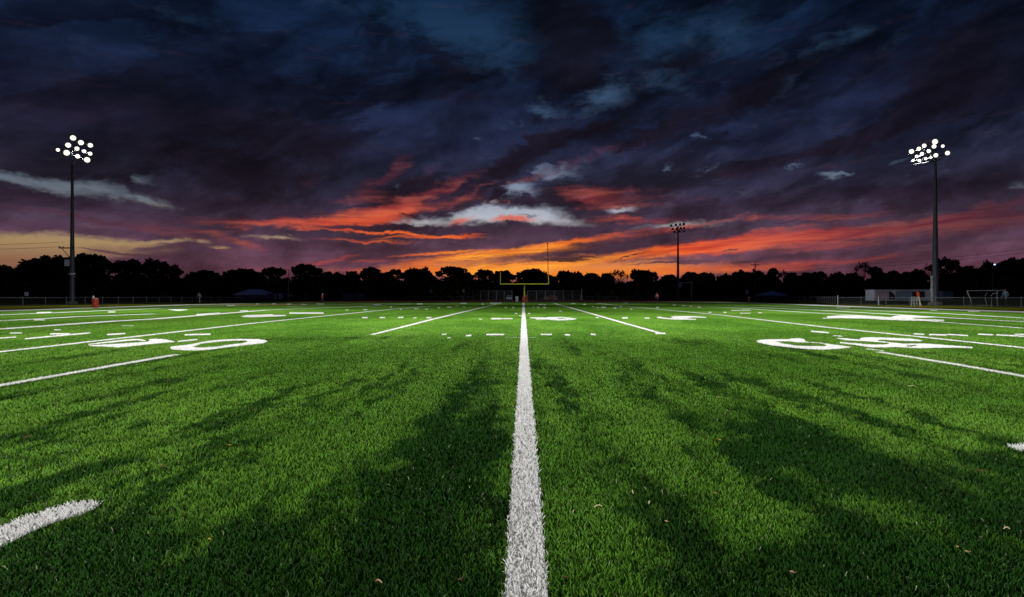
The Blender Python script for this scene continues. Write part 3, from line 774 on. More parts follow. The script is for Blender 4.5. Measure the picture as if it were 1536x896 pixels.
# ragged edges: a blade counts as painted where its root, nudged a little, lies in the mark
jx, jy = xx + rng.normal(0, .006, len(xx)), yy + rng.normal(0, .006, len(xx))
for o, polys, holes in MARKS:
    s = np.zeros(len(xx), bool)
    for q in polys:
        s |= inside(jx, jy, q)
    for q in holes:
        s &= ~inside(jx, jy, q)
    s &= ~painted
    painted |= s
    if s.sum() > 3:
        ns = int(s.sum())
        dup = rng.random(ns) < .8
        xs = np.concatenate([xx[s], xx[s][dup] + rng.normal(0, .007, int(dup.sum()))])
        ys = np.concatenate([yy[s], yy[s][dup] + rng.normal(0, .007, int(dup.sum()))])
        wb = blades('painted_blades', xs, ys, M_WBLADE, tall=1.15 if min(p[1] for q in polys for p in q) < 6 else .75)
        # the blades are part of the painted mark: joined into its own mesh
        sheet_me = o.data
        bm = bmesh.new()
        bm.from_mesh(wb.data)
        nf = len(bm.faces)
        bm.from_mesh(sheet_me)
        bm.faces.ensure_lookup_table()
        for f in bm.faces[nf:]:
            f.material_index = 1
        me = bpy.data.meshes.new(o.name)
        bm.to_mesh(me); bm.free()
        me.materials.append(M_WBLADE); me.materials.append(M_PAINT)
        bpy.data.objects.remove(wb)
        o.data = me
gb = blades('turf_grass', xx[~painted], yy[~painted], M_BLADE)
gb['kind'] = 'stuff'

# ------------------------------------------------------------------ floodlight poles
def aim(o, target):
    d = Vector(target) - o.location
    o.rotation_euler = d.to_track_quat('-Z', 'Y').to_euler()


def spot(parent, loc, target, power, half_deg, blend):
    d = bpy.data.lights.new('floodlight', 'SPOT')
    d.energy = power
    d.color = (1.0, .97, .90)
    d.spot_size = R(2 * half_deg)
    d.spot_blend = blend
    d.shadow_soft_size = 1.1
    o = bpy.data.objects.new('floodlight', d)
    COL.objects.link(o)
    o.location = loc
    aim(o, target)
    o.parent = parent
    o.matrix_parent_inverse = Matrix.Translation(-Vector(parent.location))
    return o


def lamp_head(parent, p, target, rad, lit, lens_mat):
    """one floodlight: a bowl shaped housing with a yoke, and its glass"""
    d = (Vector(target) - Vector(p)).normalized()
    q = d.to_track_quat('Z', 'Y').to_euler()
    mb = MB()
    mb.lathe([(.10 * rad, -1.05 * rad), (.34 * rad, -1.0 * rad), (.42 * rad, -.62 * rad), (.80 * rad, -.36 * rad), (1.0 * rad, 0), (1.04 * rad, .10 * rad), (.97 * rad, .10 * rad), (.95 * rad, .01 * rad)], n=16)
    mb.tube([(1.06 * rad, 0, -.05 * rad), (1.1 * rad, 0, -.9 * rad), (0, 0, -1.25 * rad), (-1.1 * rad, 0, -.9 * rad), (-1.06 * rad, 0, -.05 * rad)], .06 * rad, 5)
    o = mb.build('lamp', M_DARKSTEEL, parent, smooth=True)
    o.location = Vector(p) - Vector(parent.location)
    o.rotation_euler = q
    lb = MB()
    lb.lathe([(.955 * rad, .02 * rad), (.86 * rad, .10 * rad), (.5 * rad, .17 * rad), (.02, .19 * rad)], n=16)
    lb.build('lamp_glass', lens_mat, o, smooth=True)
    return o


def flood_pole(label, px, base, Y, lamps, rows, bar_rows, r_px, lit, target, wide=.3, top_px=None, group=None):
    x = (px - VX) * Y / F
    t = thing('floodlight_pole', label, 'floodlight', (x, Y, 0), group=group)
    top = at(px, top_px, Y).z
    mb = MB()
    mb.tube([(0, 0, 0), (0, 0, top * .25), (0, 0, top * .6), (0, 0, top)], [wide, wide * .86, wide * .62, wide * .38], 14)
    mb.build('pole', M_POLE, t, smooth=True)
    fb = MB()
    fb.lathe([(wide * 2.1, 0), (wide * 2.1, .35), (wide * 1.9, .42), (wide * 1.3, .42)], n=18)
    fb.build('footing', mat('pole_concrete', (.18, .18, .17), .9, var=.2), t)
    for (xa, ya, xb, yb) in bar_rows:
        a, b = at(xa, ya, Y) - t.location, at(xb, yb, Y) - t.location
        cb = MB()
        a.y += .25; b.y += .25
        cb.tube([a, b], .09, 6)
        m_ = (a + b) / 2
        cb.tube([m_, Vector((0, 0, min(m_.z, top)))], .06, 5)
        cb.build('crossarm', M_DARKSTEEL, t)
    for (lx, ly, k) in lamps:
        p = at(lx, ly, Y)
        p.y -= .15
        tg = Vector(target) + Vector((random.uniform(-9, 9), random.uniform(-9, 9), 0))
        lamp_head(t, p, tg, r_px * k * Y / F, lit, M_LAMP if lit else M_DEADLAMP)
    return t


YL, YR, YF = 90.0, 82.0, 192.0
left = flood_pole('lit floodlight pole at the left with a wire crossarm and a pale box', 108.4, 456.6, YL,
                  [(110.7, 207.5, 1.15), (122.5, 214.5, 1.1), (136.5, 218.5, 1.0), (103.3, 218.3, 1.1), (116.5, 223.5, .9), (127.3, 227.5, .8), (136.2, 231, .85), (88, 225.4, .75), (101, 229.7, 1.25), (117.5, 235, .95), (131.7, 240.3, 1.2)],
                  0, [(108, 206, 139, 219.5), (101, 217, 138, 232), (87, 224.5, 134, 241.5)], 3.7, True, (-8, 40, 0), .36, 228, 'lit floodlight poles')
right = flood_pole('tall floodlight pole at the right, fourteen lit lamps over a dark bar', 1403, 457.7, YR,
                   [(1366.2, 227.8, 1.05), (1377.2, 223.8, .9), (1385.3, 219.2, .95), (1401.5, 213.2, 1.2), (1400, 220.2, .95), (1413, 219.8, .7), (1420.2, 230.2, 1.0), (1374.2, 235.2, .75), (1382, 231.3, .85), (1392.2, 227.4, .85), (1402.7, 233.5, .95), (1368.8, 241.2, .6), (1378.2, 241.5, .75), (1387.5, 238.5, .7), (1395, 236.7, .55)],
                   0, [(1364, 230, 1404, 213), (1372, 237, 1415, 221), (1367, 242, 1421, 231), (1371, 247.2, 1411.5, 238.8)], 3.6, True, (8, 40, 0), .42, 238, 'lit floodlight poles')
far = flood_pole('distant floodlight pole with its lamps unlit, black against the red sky', 1017, 450, YF,
                 [(1006.5, 338.5, .9), (1013.7, 337.5, 1), (1020, 337, 1), (1025.5, 336.5, 1.1), (1008.8, 343.6, 1), (1015.5, 343, 1.1), (1021, 342.6, 1.1), (1026, 342.2, .9), (1011.5, 347.8, .9), (1019, 347.4, .9), (1026, 347, .8)],
                 0, [(1005, 340, 1027, 338), (1007, 345, 1027, 343.8), (1010, 348.8, 1027.5, 347.8)], 1.75, False, (0, 60, 0), .5, 340)
# box, collar and crossarm on the shaft of the left pole
bb = MB(); bb.box((0, 0, 0), (.72, .35, 1.0), bevel=.04); bb.box((0, -.19, 0), (.56, .03, .82), bevel=.01)
bb.build('control_box', M_SIGN, left, loc=at(101, 394.5, YL) - left.location)
kb = MB(); kb.lathe([(.36, -.14), (.40, -.12), (.40, .12), (.36, .14)], n=16); kb.box((-.44, -.1, 0), (.16, .14, .16)); kb.box((.46, -.1, -.42), (.18, .14, .12))
kb.build('collar', M_GREYSTEEL, left, loc=(0, 0, at(108, 411, YL).z))
ab = MB(); za = at(104, 372.5, YL).z
ab.box((-.55, -.42, za), (2.3, .14, .16)); ab.tube([(-1.2, -.42, za - .1), (-.2, -.40, za - 1.3)], .05, 6)
for xx_ in (-1.55, -1.05, .4):
    ab.lathe([(.05, za + .08), (.09, za + .12), (.05, za + .17), (.08, za + .21), (.03, za + .26)], (xx_, -.42, 0), n=8)
ab.build('wire_crossarm', M_WOOD, left)
sb = MB(); sb.box((-.52, -.1, 2.0), (.16, .4, 4.0), bevel=.02); sb.build('conduit_cover', M_GREYSTEEL, right)


def added_flood_pole(label, loc, target):
    """unseen pole like the others, added at the near end to light the turf"""
    t = thing('floodlight_pole', label, 'floodlight', loc, group='lit floodlight poles')
    mb = MB(); mb.tube([(0, 0, 0), (0, 0, 23)], [.36, .15], 14); mb.build('pole', M_POLE, t, smooth=True)
    cb = MB()
    for k in range(3):
        cb.tube([(-2.4, .2, 22 + k * 1.1), (2.4, .2, 22 + k * 1.1)], .09, 6)
    cb.tube([(0, .2, 22), (0, .2, 24.4)], .1, 6)
    cb.build('crossarm', M_DARKSTEEL, t)
    for k in range(3):
        for i in range(4):
            p = Vector(loc) + Vector((-1.95 + 1.3 * i, .4, 22 + k * 1.1))
            lamp_head(t, p, target, .5, True, M_LAMP)
    return t


added_l = added_flood_pole('unseen lit floodlight pole added behind the near left corner of the pitch', (-52, -30, 0), (0, 20, 0))
added_r = added_flood_pole('unseen lit floodlight pole added behind the near right corner of the pitch', (52, -30, 0), (0, 20, 0))
cl = at(112, 224, YL) + Vector((0, -.7, 0)); cr = at(1393, 229, YR) + Vector((0, -.7, 0))
K = 1.0
# each bank's lamps aimed along the pitch
spot(left, cl, (-30, 70, 0), 44e3 * K, 46, .5)
spot(left, cl, (4, 46, 0), 150e3 * K, 17, .9)
spot(left, cl, (-3, 18, 0), 470e3 * K, 17, .9)
spot(left, cl, (6, 98, 0), 120e3 * K, 15, .9)
spot(right, cr, (26, 64, 0), 36e3 * K, 46, .5)
spot(right, cr, (-4, 44, 0), 120e3 * K, 17, .9)
spot(right, cr, (3, 16, 0), 370e3 * K, 17, .9)
spot(right, cr, (-6, 98, 0), 110e3 * K, 15, .9)
for o_, s_ in ((added_l, -1), (added_r, 1)):  # spots of the added unseen poles, for near turf and camera-facing sides
    p_ = Vector(o_.location) + Vector((0, 1.0, 23))
    spot(o_, p_, (s_ * 2, 14, 0), 155e3 * K, 20, .9)
    spot(o_, p_, (s_ * -5, 34, 0), 200e3 * K, 9, .8)

spot(left, cl, (-36, 128, 0), 90e3 * K, 14, .9)
spot(right, cr, (32, 130, 0), 90e3 * K, 14, .9)
spot(left, cl, (0, 170, 0), 90e3 * K, 7, .8)
spot(right, cr, (0, 170, 0), 90e3 * K, 7, .8)
spot(left, cl, (0, 124, 1), 95e3 * K, 6, .6)
spot(right, cr, (0, 124, 1), 95e3 * K, 6, .6)

# ------------------------------------------------------------------ goal post
YG = 120.5
g = thing('goal_post', 'yellow goal post with one short and one tall upright', 'goal post', (at(786.6, 453, YG).x, YG, 0))
gz = at(786, 426.3, YG).z
gx0, gx1 = at(750.6, 426, YG).x - g.location.x, at(823, 426, YG).x - g.location.x
mb = MB(); mb.tube([(0, 1.2, 0), (0, 1.2, gz - 1.6), (0, 1.0, gz - .8), (0, .35, gz - .12), (0, 0, gz)], .12, 12); mb.build('gooseneck', M_YELLOW, g, smooth=True)
mb = MB(); mb.tube([(gx0 - .06, 0, gz), (gx1 + .06, 0, gz)], .12, 12); mb.build('crossbar', M_YELLOW, g, smooth=True)
mb = MB(); mb.tube([(gx0, 0, gz), (gx0 + .05, 0, at(750, 408.4, YG).z)], .085, 10); mb.build('upright', M_YELLOW, g, smooth=True)
mb = MB(); mb.tube([(gx1, 0, gz), (gx1 - .1, 0, at(822, 410, YG).z)], .085, 10); mb.build('upright', M_YELLOW, g, smooth=True)
mb = MB(); mb.tube([(gx1 - .1, 0, at(822, 410, YG).z), (gx1 - .22, 0, at(821.6, 366, YG).z)], [.07, .06], 8); mb.box((gx1 - .22, 0, at(821, 365.3, YG).z), (.26, .05, .22)); mb.build('upright_tip', M_DARKSTEEL, g)


def barrel(name, label, px, base, w_px, top_px, m, group=None, Y=None):
    Y = Y or F * H / (base - HZ)
    x = (px - VX) * Y / F
    r = w_px / 2 * Y / F
    h = at(px, top_px, Y).z
    t = thing(name, label, 'barrel', (x, Y, 0), group=group)
    mb = MB()
    mb.lathe([(r * .92, 0), (r, .04), (r, h * .30), (r * 1.04, h * .32), (r * 1.04, h * .35), (r, h * .37), (r, h * .64), (r * 1.04, h * .66), (r * 1.04, h * .69), (r, h * .71), (r, h * .95), (r * 1.03, h), (r * .93, h), (r * .90, h * .96)], n=24)
    mb.build('barrel_body', m, t, smooth=True)
    lb = MB(); lb.lathe([(r * 1.06, h * .955), (r * 1.08, h * .985), (r * 1.02, h * 1.005), (.02, h * 1.02)], n=24); lb.build('rim', m, t, smooth=True)
    return t, h


bt, bh = barrel('trash_barrel', 'red barrel standing beside the left sideline in front of the fence', 142.9, 461.7, 8.9, 447.8, M_RED)
cup = MB(); cup.lathe([(.07, 0), (.09, .02), (.10, .16), (.06, .22), (.035, .25), (.03, .30)], n=12)
c_ = cup.build('plastic_jug', M_WHITE, smooth=True); c_.location = (at(140.2, 448, bt.location.y).x, bt.location.y, bh * 1.013)
tag(c_, 'small white jug sitting on top of the red barrel', 'jug')
barrel('trash_barrel', 'orange-red barrel in front of the goal post base', 785.6, 453.2, 4.2, 445.2, M_RED, Y=121.15)
t_ = thing('post_pad', 'brown padded block just right of the orange-red barrel', 'pad', (at(789.7, 450, 123.4).x, 123.4, 0))
mb = MB(); mb.box((0, 0, .72), (.42, .42, 1.44), bevel=.06); mb.build('cushion', M_BROWN, t_)
for z_ in (.5, 1.0):
    mb = MB(); mb.box((0, 0, z_), (.44, .44, .05)); mb.build('strap', M_BLACKCLOTH, t_)
t_ = thing('wheeled_bin', 'grey wheeled bin left of the orange-red barrel below the goal', 'bin', (at(775.3, 450, 124).x, 124, 0))
mb = MB(); mb.add([(-.26, -.28, .08), (.26, -.28, .08), (.26, .28, .08), (-.26, .28, .08), (-.33, -.36, 1.1), (.33, -.36, 1.1), (.33, .36, 1.1), (-.33, .36, 1.1)], [(0, 3, 2, 1), (4, 5, 6, 7), (0, 1, 5, 4), (1, 2, 6, 5), (2, 3, 7, 6), (3, 0, 4, 7)]); mb.build('bin_body', M_GREYBIN, t_)
mb = MB(); mb.box((0, .02, 1.15), (.72, .80, .08), bevel=.03); mb.tube([(-.3, .42, 1.1), (.3, .42, 1.1)], .03, 8); mb.build('lid', M_GREYBIN, t_)
for s in (-1, 1):
    mb = MB(); mb.tube([(s * .24, .26, .12), (s * .32, .26, .12)], .12, 14); mb.build('wheel', M_BLACKCLOTH, t_)

# ------------------------------------------------------------------ fences
def wire_mat():
    m = bpy.data.materials.new('chain_link')
    m.use_nodes = True
    N = NT(m.node_tree)
    b = m.node_tree.nodes['Principled BSDF']
    b.inputs['Base Color'].default_value = (.05, .06, .07, 1)
    b.inputs['Metallic'].default_value = .5
    b.inputs['Roughness'].default_value = .5
    uvn = N.n('ShaderNodeUVMap')
    u, v, _ = N.sep(uvn.outputs[0])
    def diag(s):
        q = N.m('MULTIPLY', N.m('ADD', u, N.m('MULTIPLY', v, s)), 14.0)
        return N.m('LESS_THAN', N.m('FRACT', q), .12)
    on = N.m('MAXIMUM', diag(1.0), diag(-1.0))
    t = N.n('ShaderNodeBsdfTransparent')
    mx = N.n('ShaderNodeMixShader')
    N.link(on, mx.inputs[0]); N.link(t.outputs[0], mx.inputs[1]); N.link(b.outputs[0], mx.inputs[2])
    N.link(mx.outputs[0], m.node_tree.nodes['Material Output'].inputs[0])
    return m


M_WIRE = wire_mat()


def fence(label, pts, h, step, post_r=.035, rail=True, group=None, extra=(), tall=0.0):
    """chain link fence along ground points: posts, top rail and wire mesh"""
    o = pts[0]
    t = thing('chain_link_fence', label, 'fence', (o[0], o[1], 0), group=group)
    g = [Vector((p[0] - o[0], p[1] - o[1], 0)) for p in pts]
    rb = MB()
    up = Vector((0, 0, h))
    rb.tube([p + up for p in g], .028, 6)
    rb.build('top_rail', M_FENCE, t)
    rb = MB(); rb.tube([p + Vector((0, 0, .08)) for p in g], .012, 5); rb.build('bottom_wire', M_FENCE, t)
    me = MB()
    uv = []
    L = 0
    vs, fs = [], []
    for i in range(len(g) - 1):
        d = (g[i + 1] - g[i]).length
        k = len(vs)
        vs += [g[i] + Vector((0, 0, .05)), g[i + 1] + Vector((0, 0, .05)), g[i + 1] + up, g[i] + up]
        fs.append((k, k + 1, k + 2, k + 3))
        uv += [(L, 0), (L + d, 0), (L + d, h), (L, h)]
        L += d
    me.add(vs, fs)
    wo_ = me.build('wire_mesh', M_WIRE, t)
    ul = wo_.data.uv_layers.new(name='uv')
    for poly in wo_.data.polygons:
        for li in poly.loop_indices:
            ul.data[li].uv = uv[wo_.data.loops[li].vertex_index]
    pb = MB(); pb.tube([(0, 0, 0), (0, 0, h + .04)], post_r, 8); pb.lathe([(post_r * 1.2, h + .03), (post_r * 1.1, h + .09), (.005, h + .12)], n=8)
    proto = None
    for i in range(len(g) - 1):
        d = g[i + 1] - g[i]
        n = max(1, round(d.length / step))
        for j in range(n + (1 if i == len(g) - 2 else 0)):
            p = g[i] + d * (j / n)
            if proto is None:
                proto = pb.build('post', M_FENCE, t); q = proto
            else:
                q = proto.copy(); COL.objects.link(q); q.parent = t
            q.location = p
    return t


fence('low chain link fence running along the whole left sideline', [(-63.2, 52), (-63.2, 72), (-63.3, 90), (-64.6, 120), (-65.5, 154), (-65.5, 187)], 1.02, 3.9)
fence('low chain link fence behind the running track, left of the tall enclosure', [(-65.5, 187), (-40, 187.2), (-15.8, 187)], 1.06, 3.6)
fence('low chain link fence behind the running track, right of the tall enclosure', [(17.3, 187), (40, 187.2), (62.5, 186)], 1.06, 3.6)
fence('low chain link fence running away beyond the blue canopy at the right', [(62.5, 186), (60.5, 150), (57.5, 118), (44.3, 85)], 1.06, 3.3)
fence('low chain link fence nearest on the right, in front of the white trailer', [(44.3, 85), (48.2, 80), (51.6, 70.5), (55.5, 63), (60, 54)], 1.03, 2.9)
mb = MB(); mb.tube([(0, 0, 0), (0, 0, 1.25)], .05, 10); mb.lathe([(.06, 1.24), (.055, 1.3), (.005, 1.33)], n=10)
q = mb.build('fence_post', M_WHITE); q.location = (44.2, 84.7, 0); tag(q, 'pale corner post where the two right-hand fences meet', 'post')
fence('tall chain link enclosure behind the goal, left half', [(-14.9, 172), (-3.6, 172)], 2.72, 2.45, .05, group=None)
fence('tall chain link enclosure behind the goal, right half', [(.8, 172), (16.2, 172)], 2.72, 2.55, .05, group=None)
mb = MB(); mb.tube([(0, 0, 0), (0, 0, 3.3)], .06, 8); q = mb.build('steel_post', M_GREYSTEEL); q.location = (16.35, 171.8, 0); tag(q, 'taller steel post at the right end of the tall enclosure', 'post')

# vehicles parked in the dark behind the enclosure
M_CARW = mat('pale_car_paint', (.36, .40, .48), .3)
M_CARR = mat('dark_red_car_paint', (.16, .025, .03), .3)
M_HEAD = mat('headlight_glass', (.55, .60, .66), .2)
def car(label, x, y, rz, paint):
    t = thing('parked_car', label, 'car', (x, y, 0), rz)
    sec = [(-2.15, .45, .62), (-2.1, .32, .80), (-1.2, .28, .98), (-.7, .28, 1.06), (-.15, .28, 1.48), (.9, .28, 1.5), (1.6, .3, 1.08), (2.1, .36, .95), (2.15, .5, .7)]
    vs, fs = [], []
    for (a, b, c) in sec:
        w1 = .86; w2 = .86 if c < 1.1 else .66
        zm = min(c, .95)
        vs += [(-w1 * .94, a, b), (-w1, a, (b + zm) / 2), (-w2, a, c), (w2, a, c), (w1, a, (b + zm) / 2), (w1 * .94, a, b)]
    for i in range(len(sec) - 1):
        for k in range(6):
            k2 = (k + 1) % 6
            fs.append((i * 6 + k, i * 6 + k2, (i + 1) * 6 + k2, (i + 1) * 6 + k))
    fs += [tuple(range(6)), tuple((len(sec) - 1) * 6 + k for k in reversed(range(6)))]
    mb = MB(); mb.add(vs, fs); mb.build('body', paint, t, smooth=True)
    mb = MB(); mb.add([(-.70, -.72, 1.08), (.70, -.72, 1.08), (.60, -.2, 1.43), (-.60, -.2, 1.43)], [(0, 1, 2, 3)]); mb.build('windscreen', M_GLASS, t)
    for s in (-1, 1):
        mb = MB(); mb.box((s * .58, -2.14, .68), (.42, .10, .18), bevel=.03); mb.build('headlight', M_HEAD, t)
        for yy_ in (-1.3, 1.35):
            mb = MB(); mb.tube([(s * .66, yy_, .32), (s * .88, yy_, .32)], .32, 18); w = mb.build('wheel', M_BLACKCLOTH, t)
            mb = MB(); mb.tube([(s * .87, yy_, .32), (s * .895, yy_, .32)], .19, 14); mb.build('rim', M_GREYSTEEL, w)
    return t
car('pale car with bright headlights parked behind the left half of the enclosure', at(764, 440, 178).x, 178, 0, M_CARW)
car('dark red car parked behind the right half of the enclosure', at(826, 440, 180).x, 180, R(-70), M_CARR)

# ------------------------------------------------------------------ buildings and shelters
def hip_roof(parent, x0, x1, y0, y1, ze, zt, inset, m, over=.4):
    mb = MB()
    a, b, c, d = x0 - over, x1 + over, y0 - over, y1 + over
    ym = (y0 + y1) / 2
    v = [(a, c, ze), (b, c, ze), (b, d, ze), (a, d, ze), (x0 + inset, ym, zt), (x1 - inset, ym, zt), (a, c, ze - .15), (b, c, ze - .15), (b, d, ze - .15), (a, d, ze - .15)]
    mb.add(v, [(0, 1, 5, 4), (1, 2, 5), (2, 3, 4, 5), (3, 0, 4), (0, 6, 7, 1), (1, 7, 8, 2), (2, 8, 9, 3), (3, 9, 6, 0), (6, 9, 8, 7)])
    return mb.build('roof', m, parent)


yb = 200.0
x0, x1 = at(352, 440, yb).x, at(398, 440, yb).x
b_ = thing('field_house', 'low building with a blue hipped metal roof behind the left fence', 'building', ((x0 + x1) / 2, yb + 4, 0))
hw = (x1 - x0) / 2
mb = MB(); mb.box((0, 0, .85), (2 * hw, 7, 1.7)); mb.build('wall', M_WALL, b_)
hip_roof(b_, -hw, hw, -3.5, 3.5, 1.75, at(370, 434, yb + 4).z, 3.0, M_ROOF, .7)
for s in (-.5, .45):
    mb = MB(); mb.box((s * hw * 1.4, -3.53, 1.0), (1.3, .08, .8)); w = mb.build('window', M_WHITE, b_)
    mb = MB(); mb.box((s * hw * 1.4, -3.59, 1.0), (1.1, .05, .62)); mb.build('pane', M_GLASS, w)
mb = MB(); mb.box((1.1, -3.53, .85), (1.0, .07, 1.6), bevel=.01); mb.build('door', M_BLUEP, b_)
xa, xb = at(399, 440, yb).x, at(424.5, 440, yb).x
b2 = thing('shed', 'flat roofed shed with a pale end panel beside the blue roofed building', 'shed', ((xa + xb) / 2, yb + 2, 0))
wA = xb - xa
mb = MB(); mb.box((0, 0, 1.0), (wA, 4, 2.0)); mb.build('wall', M_WALL, b2)
mb = MB(); mb.box((0, 0, 2.09), (wA + .4, 4.4, .16), bevel=.02); mb.build('roof', M_WALLP, b2)
mb = MB(); mb.box((wA / 2 - .7, -2.04, 1.1), (1.4, .06, 1.7)); mb.build('end_panel', M_WALLP, b2)
mb = MB(); mb.box((-.1 + wA * .08, -2.04, .95), (.35, .06, 1.5)); mb.build('door', M_WHITE, b2)
xa, xb = at(514, 440, 205).x, at(544, 440, 205).x
b3 = thing('storage_shed', 'long dark shed with one pale blue end door, behind the fence left of the enclosure', 'shed', ((xa + xb) / 2, 207, 0))
wA = xb - xa
mb = MB(); mb.box((0, 0, 1.0), (wA, 4, 2.0)); mb.build('wall', M_WALL, b3)
mb = MB(); mb.box((0, 0, 2.08), (wA + .4, 4.4, .16), bevel=.02); mb.build('roof', M_WALL, b3)
mb = MB(); mb.box((wA / 2 - .75, -2.04, .95), (1.3, .06, 1.8), bevel=.01); mb.build('door', M_BLUEP, b3)

yt = 160.0
tx = at(1157.5, 440, yt).x
t = thing('pop_up_canopy', 'blue pop-up canopy tent behind the right-hand fence', 'canopy', (tx, yt, 0))
hwc = (1174.5 - 1141) / 2 * yt / F
zt_, ze_ = at(1157, 436.2, yt).z, at(1141, 442.2, yt).z
mb = MB()
n_ = 12
vs, fs = [(0, 0, zt_)], []
ring = []
for k in range(4):
    a0 = [(-1, -1), (1, -1), (1, 1), (-1, 1)][k]; a1 = [(1, -1), (1, 1), (-1, 1), (-1, -1)][k]
    for j in range(4):
        f_ = j / 4
        dip = math.sin(math.pi * f_) * .06
        ring.append(((a0[0] * (1 - f_) + a1[0] * f_) * hwc, (a0[1] * (1 - f_) + a1[1] * f_) * hwc, ze_ - dip))
mid = [(x * .5, y * .5, ze_ + (zt_ - ze_) * .42) for x, y, z in ring]
vs += mid + ring + [(x, y, z - .22) for x, y, z in ring]
for k in range(16):
    k2 = (k + 1) % 16
    fs += [(0, 1 + k, 1 + k2), (1 + k, 17 + k, 17 + k2, 1 + k2), (17 + k, 33 + k, 33 + k2, 17 + k2)]
mb.add(vs, fs); mb.build('canopy_cloth', M_TENT, t)
for sx in (-1, 1):
    for sy in (-1, 1):
        mb = MB(); mb.tube([(sx * hwc * .97, sy * hwc * .97, 0), (sx * hwc * .97, sy * hwc * .97, ze_)], .03, 6); mb.build('leg', M_GREYSTEEL, t)

yt = 100.0
xa, xb = at(1311.3, 440, yt).x, at(1397, 440, yt).x
wT, zT = xb - xa, at(1350, 435.2, yt).z
t = thing('office_trailer', 'long pale trailer with a pink end panel behind the right fence', 'trailer', (xa, yt + 1.3, 0))
f_ = lambda px: (px - 1311.3) / (1397 - 1311.3) * wT
mb = MB(); mb.box((wT / 2, 0, (zT + .45) / 2), (wT, 2.6, zT - .45), bevel=.04); mb.build('body', M_WALLP, t)
mb = MB(); mb.box((f_(1322.5), -1.33, 1.3), (f_(1333) - f_(1312.5), .06, 1.5)); mb.build('pink_panel', M_PINK, t)['label'] = 'faded pink side panel'
mb = MB(); mb.add([(f_(1333.5), -1.34, .62), (f_(1342.2), -1.34, .62), (f_(1342.2), -1.34, 1.35), (f_(1337), -1.34, 1.95), (f_(1333.5), -1.34, 2.0)], [(0, 1, 2, 3, 4)]); mb.build('dark_opening', M_GLASS, t)
mb = MB(); mb.box((f_(1355.3), -1.33, 1.35), (f_(1367.5) - f_(1343), .06, 1.55)); mb.build('blue_panel', M_BLUEP, t)
w = MB(); w.box((f_(1377.5), -1.34, 1.5), (f_(1387) - f_(1368.3), .08, 1.05)); w_ = w.build('window', M_DARKSTEEL, t)
w = MB(); w.box((f_(1377.5), -1.395, 1.5), (f_(1386) - f_(1369.3), .04, .9)); w.build('pane', M_GLASS, w_)
mb = MB(); mb.box((wT / 2, 0, zT + .03), (wT + .1, 2.7, .07)); mb.build('roof', M_WALLP, t)
for px_ in (1322, 1352, 1384):
    mb = MB(); mb.tube([(f_(px_), -1.2, .3), (f_(px_), -1.0, .3)], .3, 16); mb.build('wheel', M_BLACKCLOTH, t)
mb = MB(); mb.tube([(f_(1394.3), -1.5, zT + .3), (f_(1394.6), -1.5, zT - .1), (f_(1397.5), -1.5, zT - 1.2)], .04, 6); mb.build('ladder_rail', M_WHITE, t)

yt = 112.0
t = thing('equipment_trailer', 'small dark blue covered trailer just right of the right floodlight', 'trailer', (at(1416, 440, yt).x, yt, 0))
mb = MB(); mb.box((0, 0, 1.3), (2.1, 2.2, 1.7), bevel=.1); mb.build('body', mat('navy_cover', (.03, .05, .10), .6, var=.2), t)
for s in (-.6, .6):
    mb = MB(); mb.tube([(s, -1.0, .3), (s, -.8, .3)], .3, 16); mb.build('wheel', M_BLACKCLOTH, t)

# small white-framed soccer goal behind the right fence
yt = 74.0
t = thing('soccer_goal', 'white tubular goal frame turned over behind the fence at the right edge', 'goal', (at(1450, 440, yt).x, yt, 0))
f_ = lambda px: (px - 1450) * yt / F
zt_, zb_ = at(1450, 436.4, yt).z, .06
mb = MB(); mb.tube([(0, 0, zt_), (f_(1505.5), 0, zt_ + .05)], .055, 8); mb.build('top_bar', M_GREYSTEEL, t)
mb = MB(); mb.tube([(0, 0, zt_), (f_(1453.6), -.2, .95), (f_(1455), -.3, zb_)], .05, 8); mb.build('side_post', M_GREYSTEEL, t)
mb = MB(); mb.tube([(f_(1496), 0, zt_), (f_(1495.5), 0, 1.2), (f_(1497.5), .1, zb_)], .045, 8); mb.build('side_post', M_GREYSTEEL, t)
mb = MB(); mb.tube([(f_(1483.5), .3, zt_ - .25), (f_(1480.5), .25, 1.35), (f_(1479.3), .2, 1.0), (f_(1480.5), .2, .6), (f_(1482.5), .2, zb_)], .035, 8); mb.build('rear_brace', M_GREYSTEEL, t)
mb = MB(); mb.tube([(f_(1489), .3, 1.25), (f_(1492), .3, 1.5), (f_(1496.5), .1, 1.6)], .03, 8); mb.build('corner_brace', M_GREYSTEEL, t)
mb = MB(); mb.tube([(f_(1455), .9, zb_), (f_(1497.5), .9, zb_)], .04, 8); mb.build('ground_bar', M_GREYSTEEL, t)
net = MB()
for i in range(22):
    u_ = i / 21
    net.tube([(u_ * f_(1496), 0, zt_ - .03), (f_(1455) + u_ * f_(1442), .9, zb_)], .006, 4)
for i in range(1, 9):
    v_ = i / 9
    net.tube([(f_(1455) * v_, .9 * v_, zt_ * (1 - v_) + zb_ * v_), (f_(1496) + .1 * v_, .9 * v_, zt_ * (1 - v_) + zb_ * v_)], .006, 4)
net.build('net', M_DARKSTEEL, t)

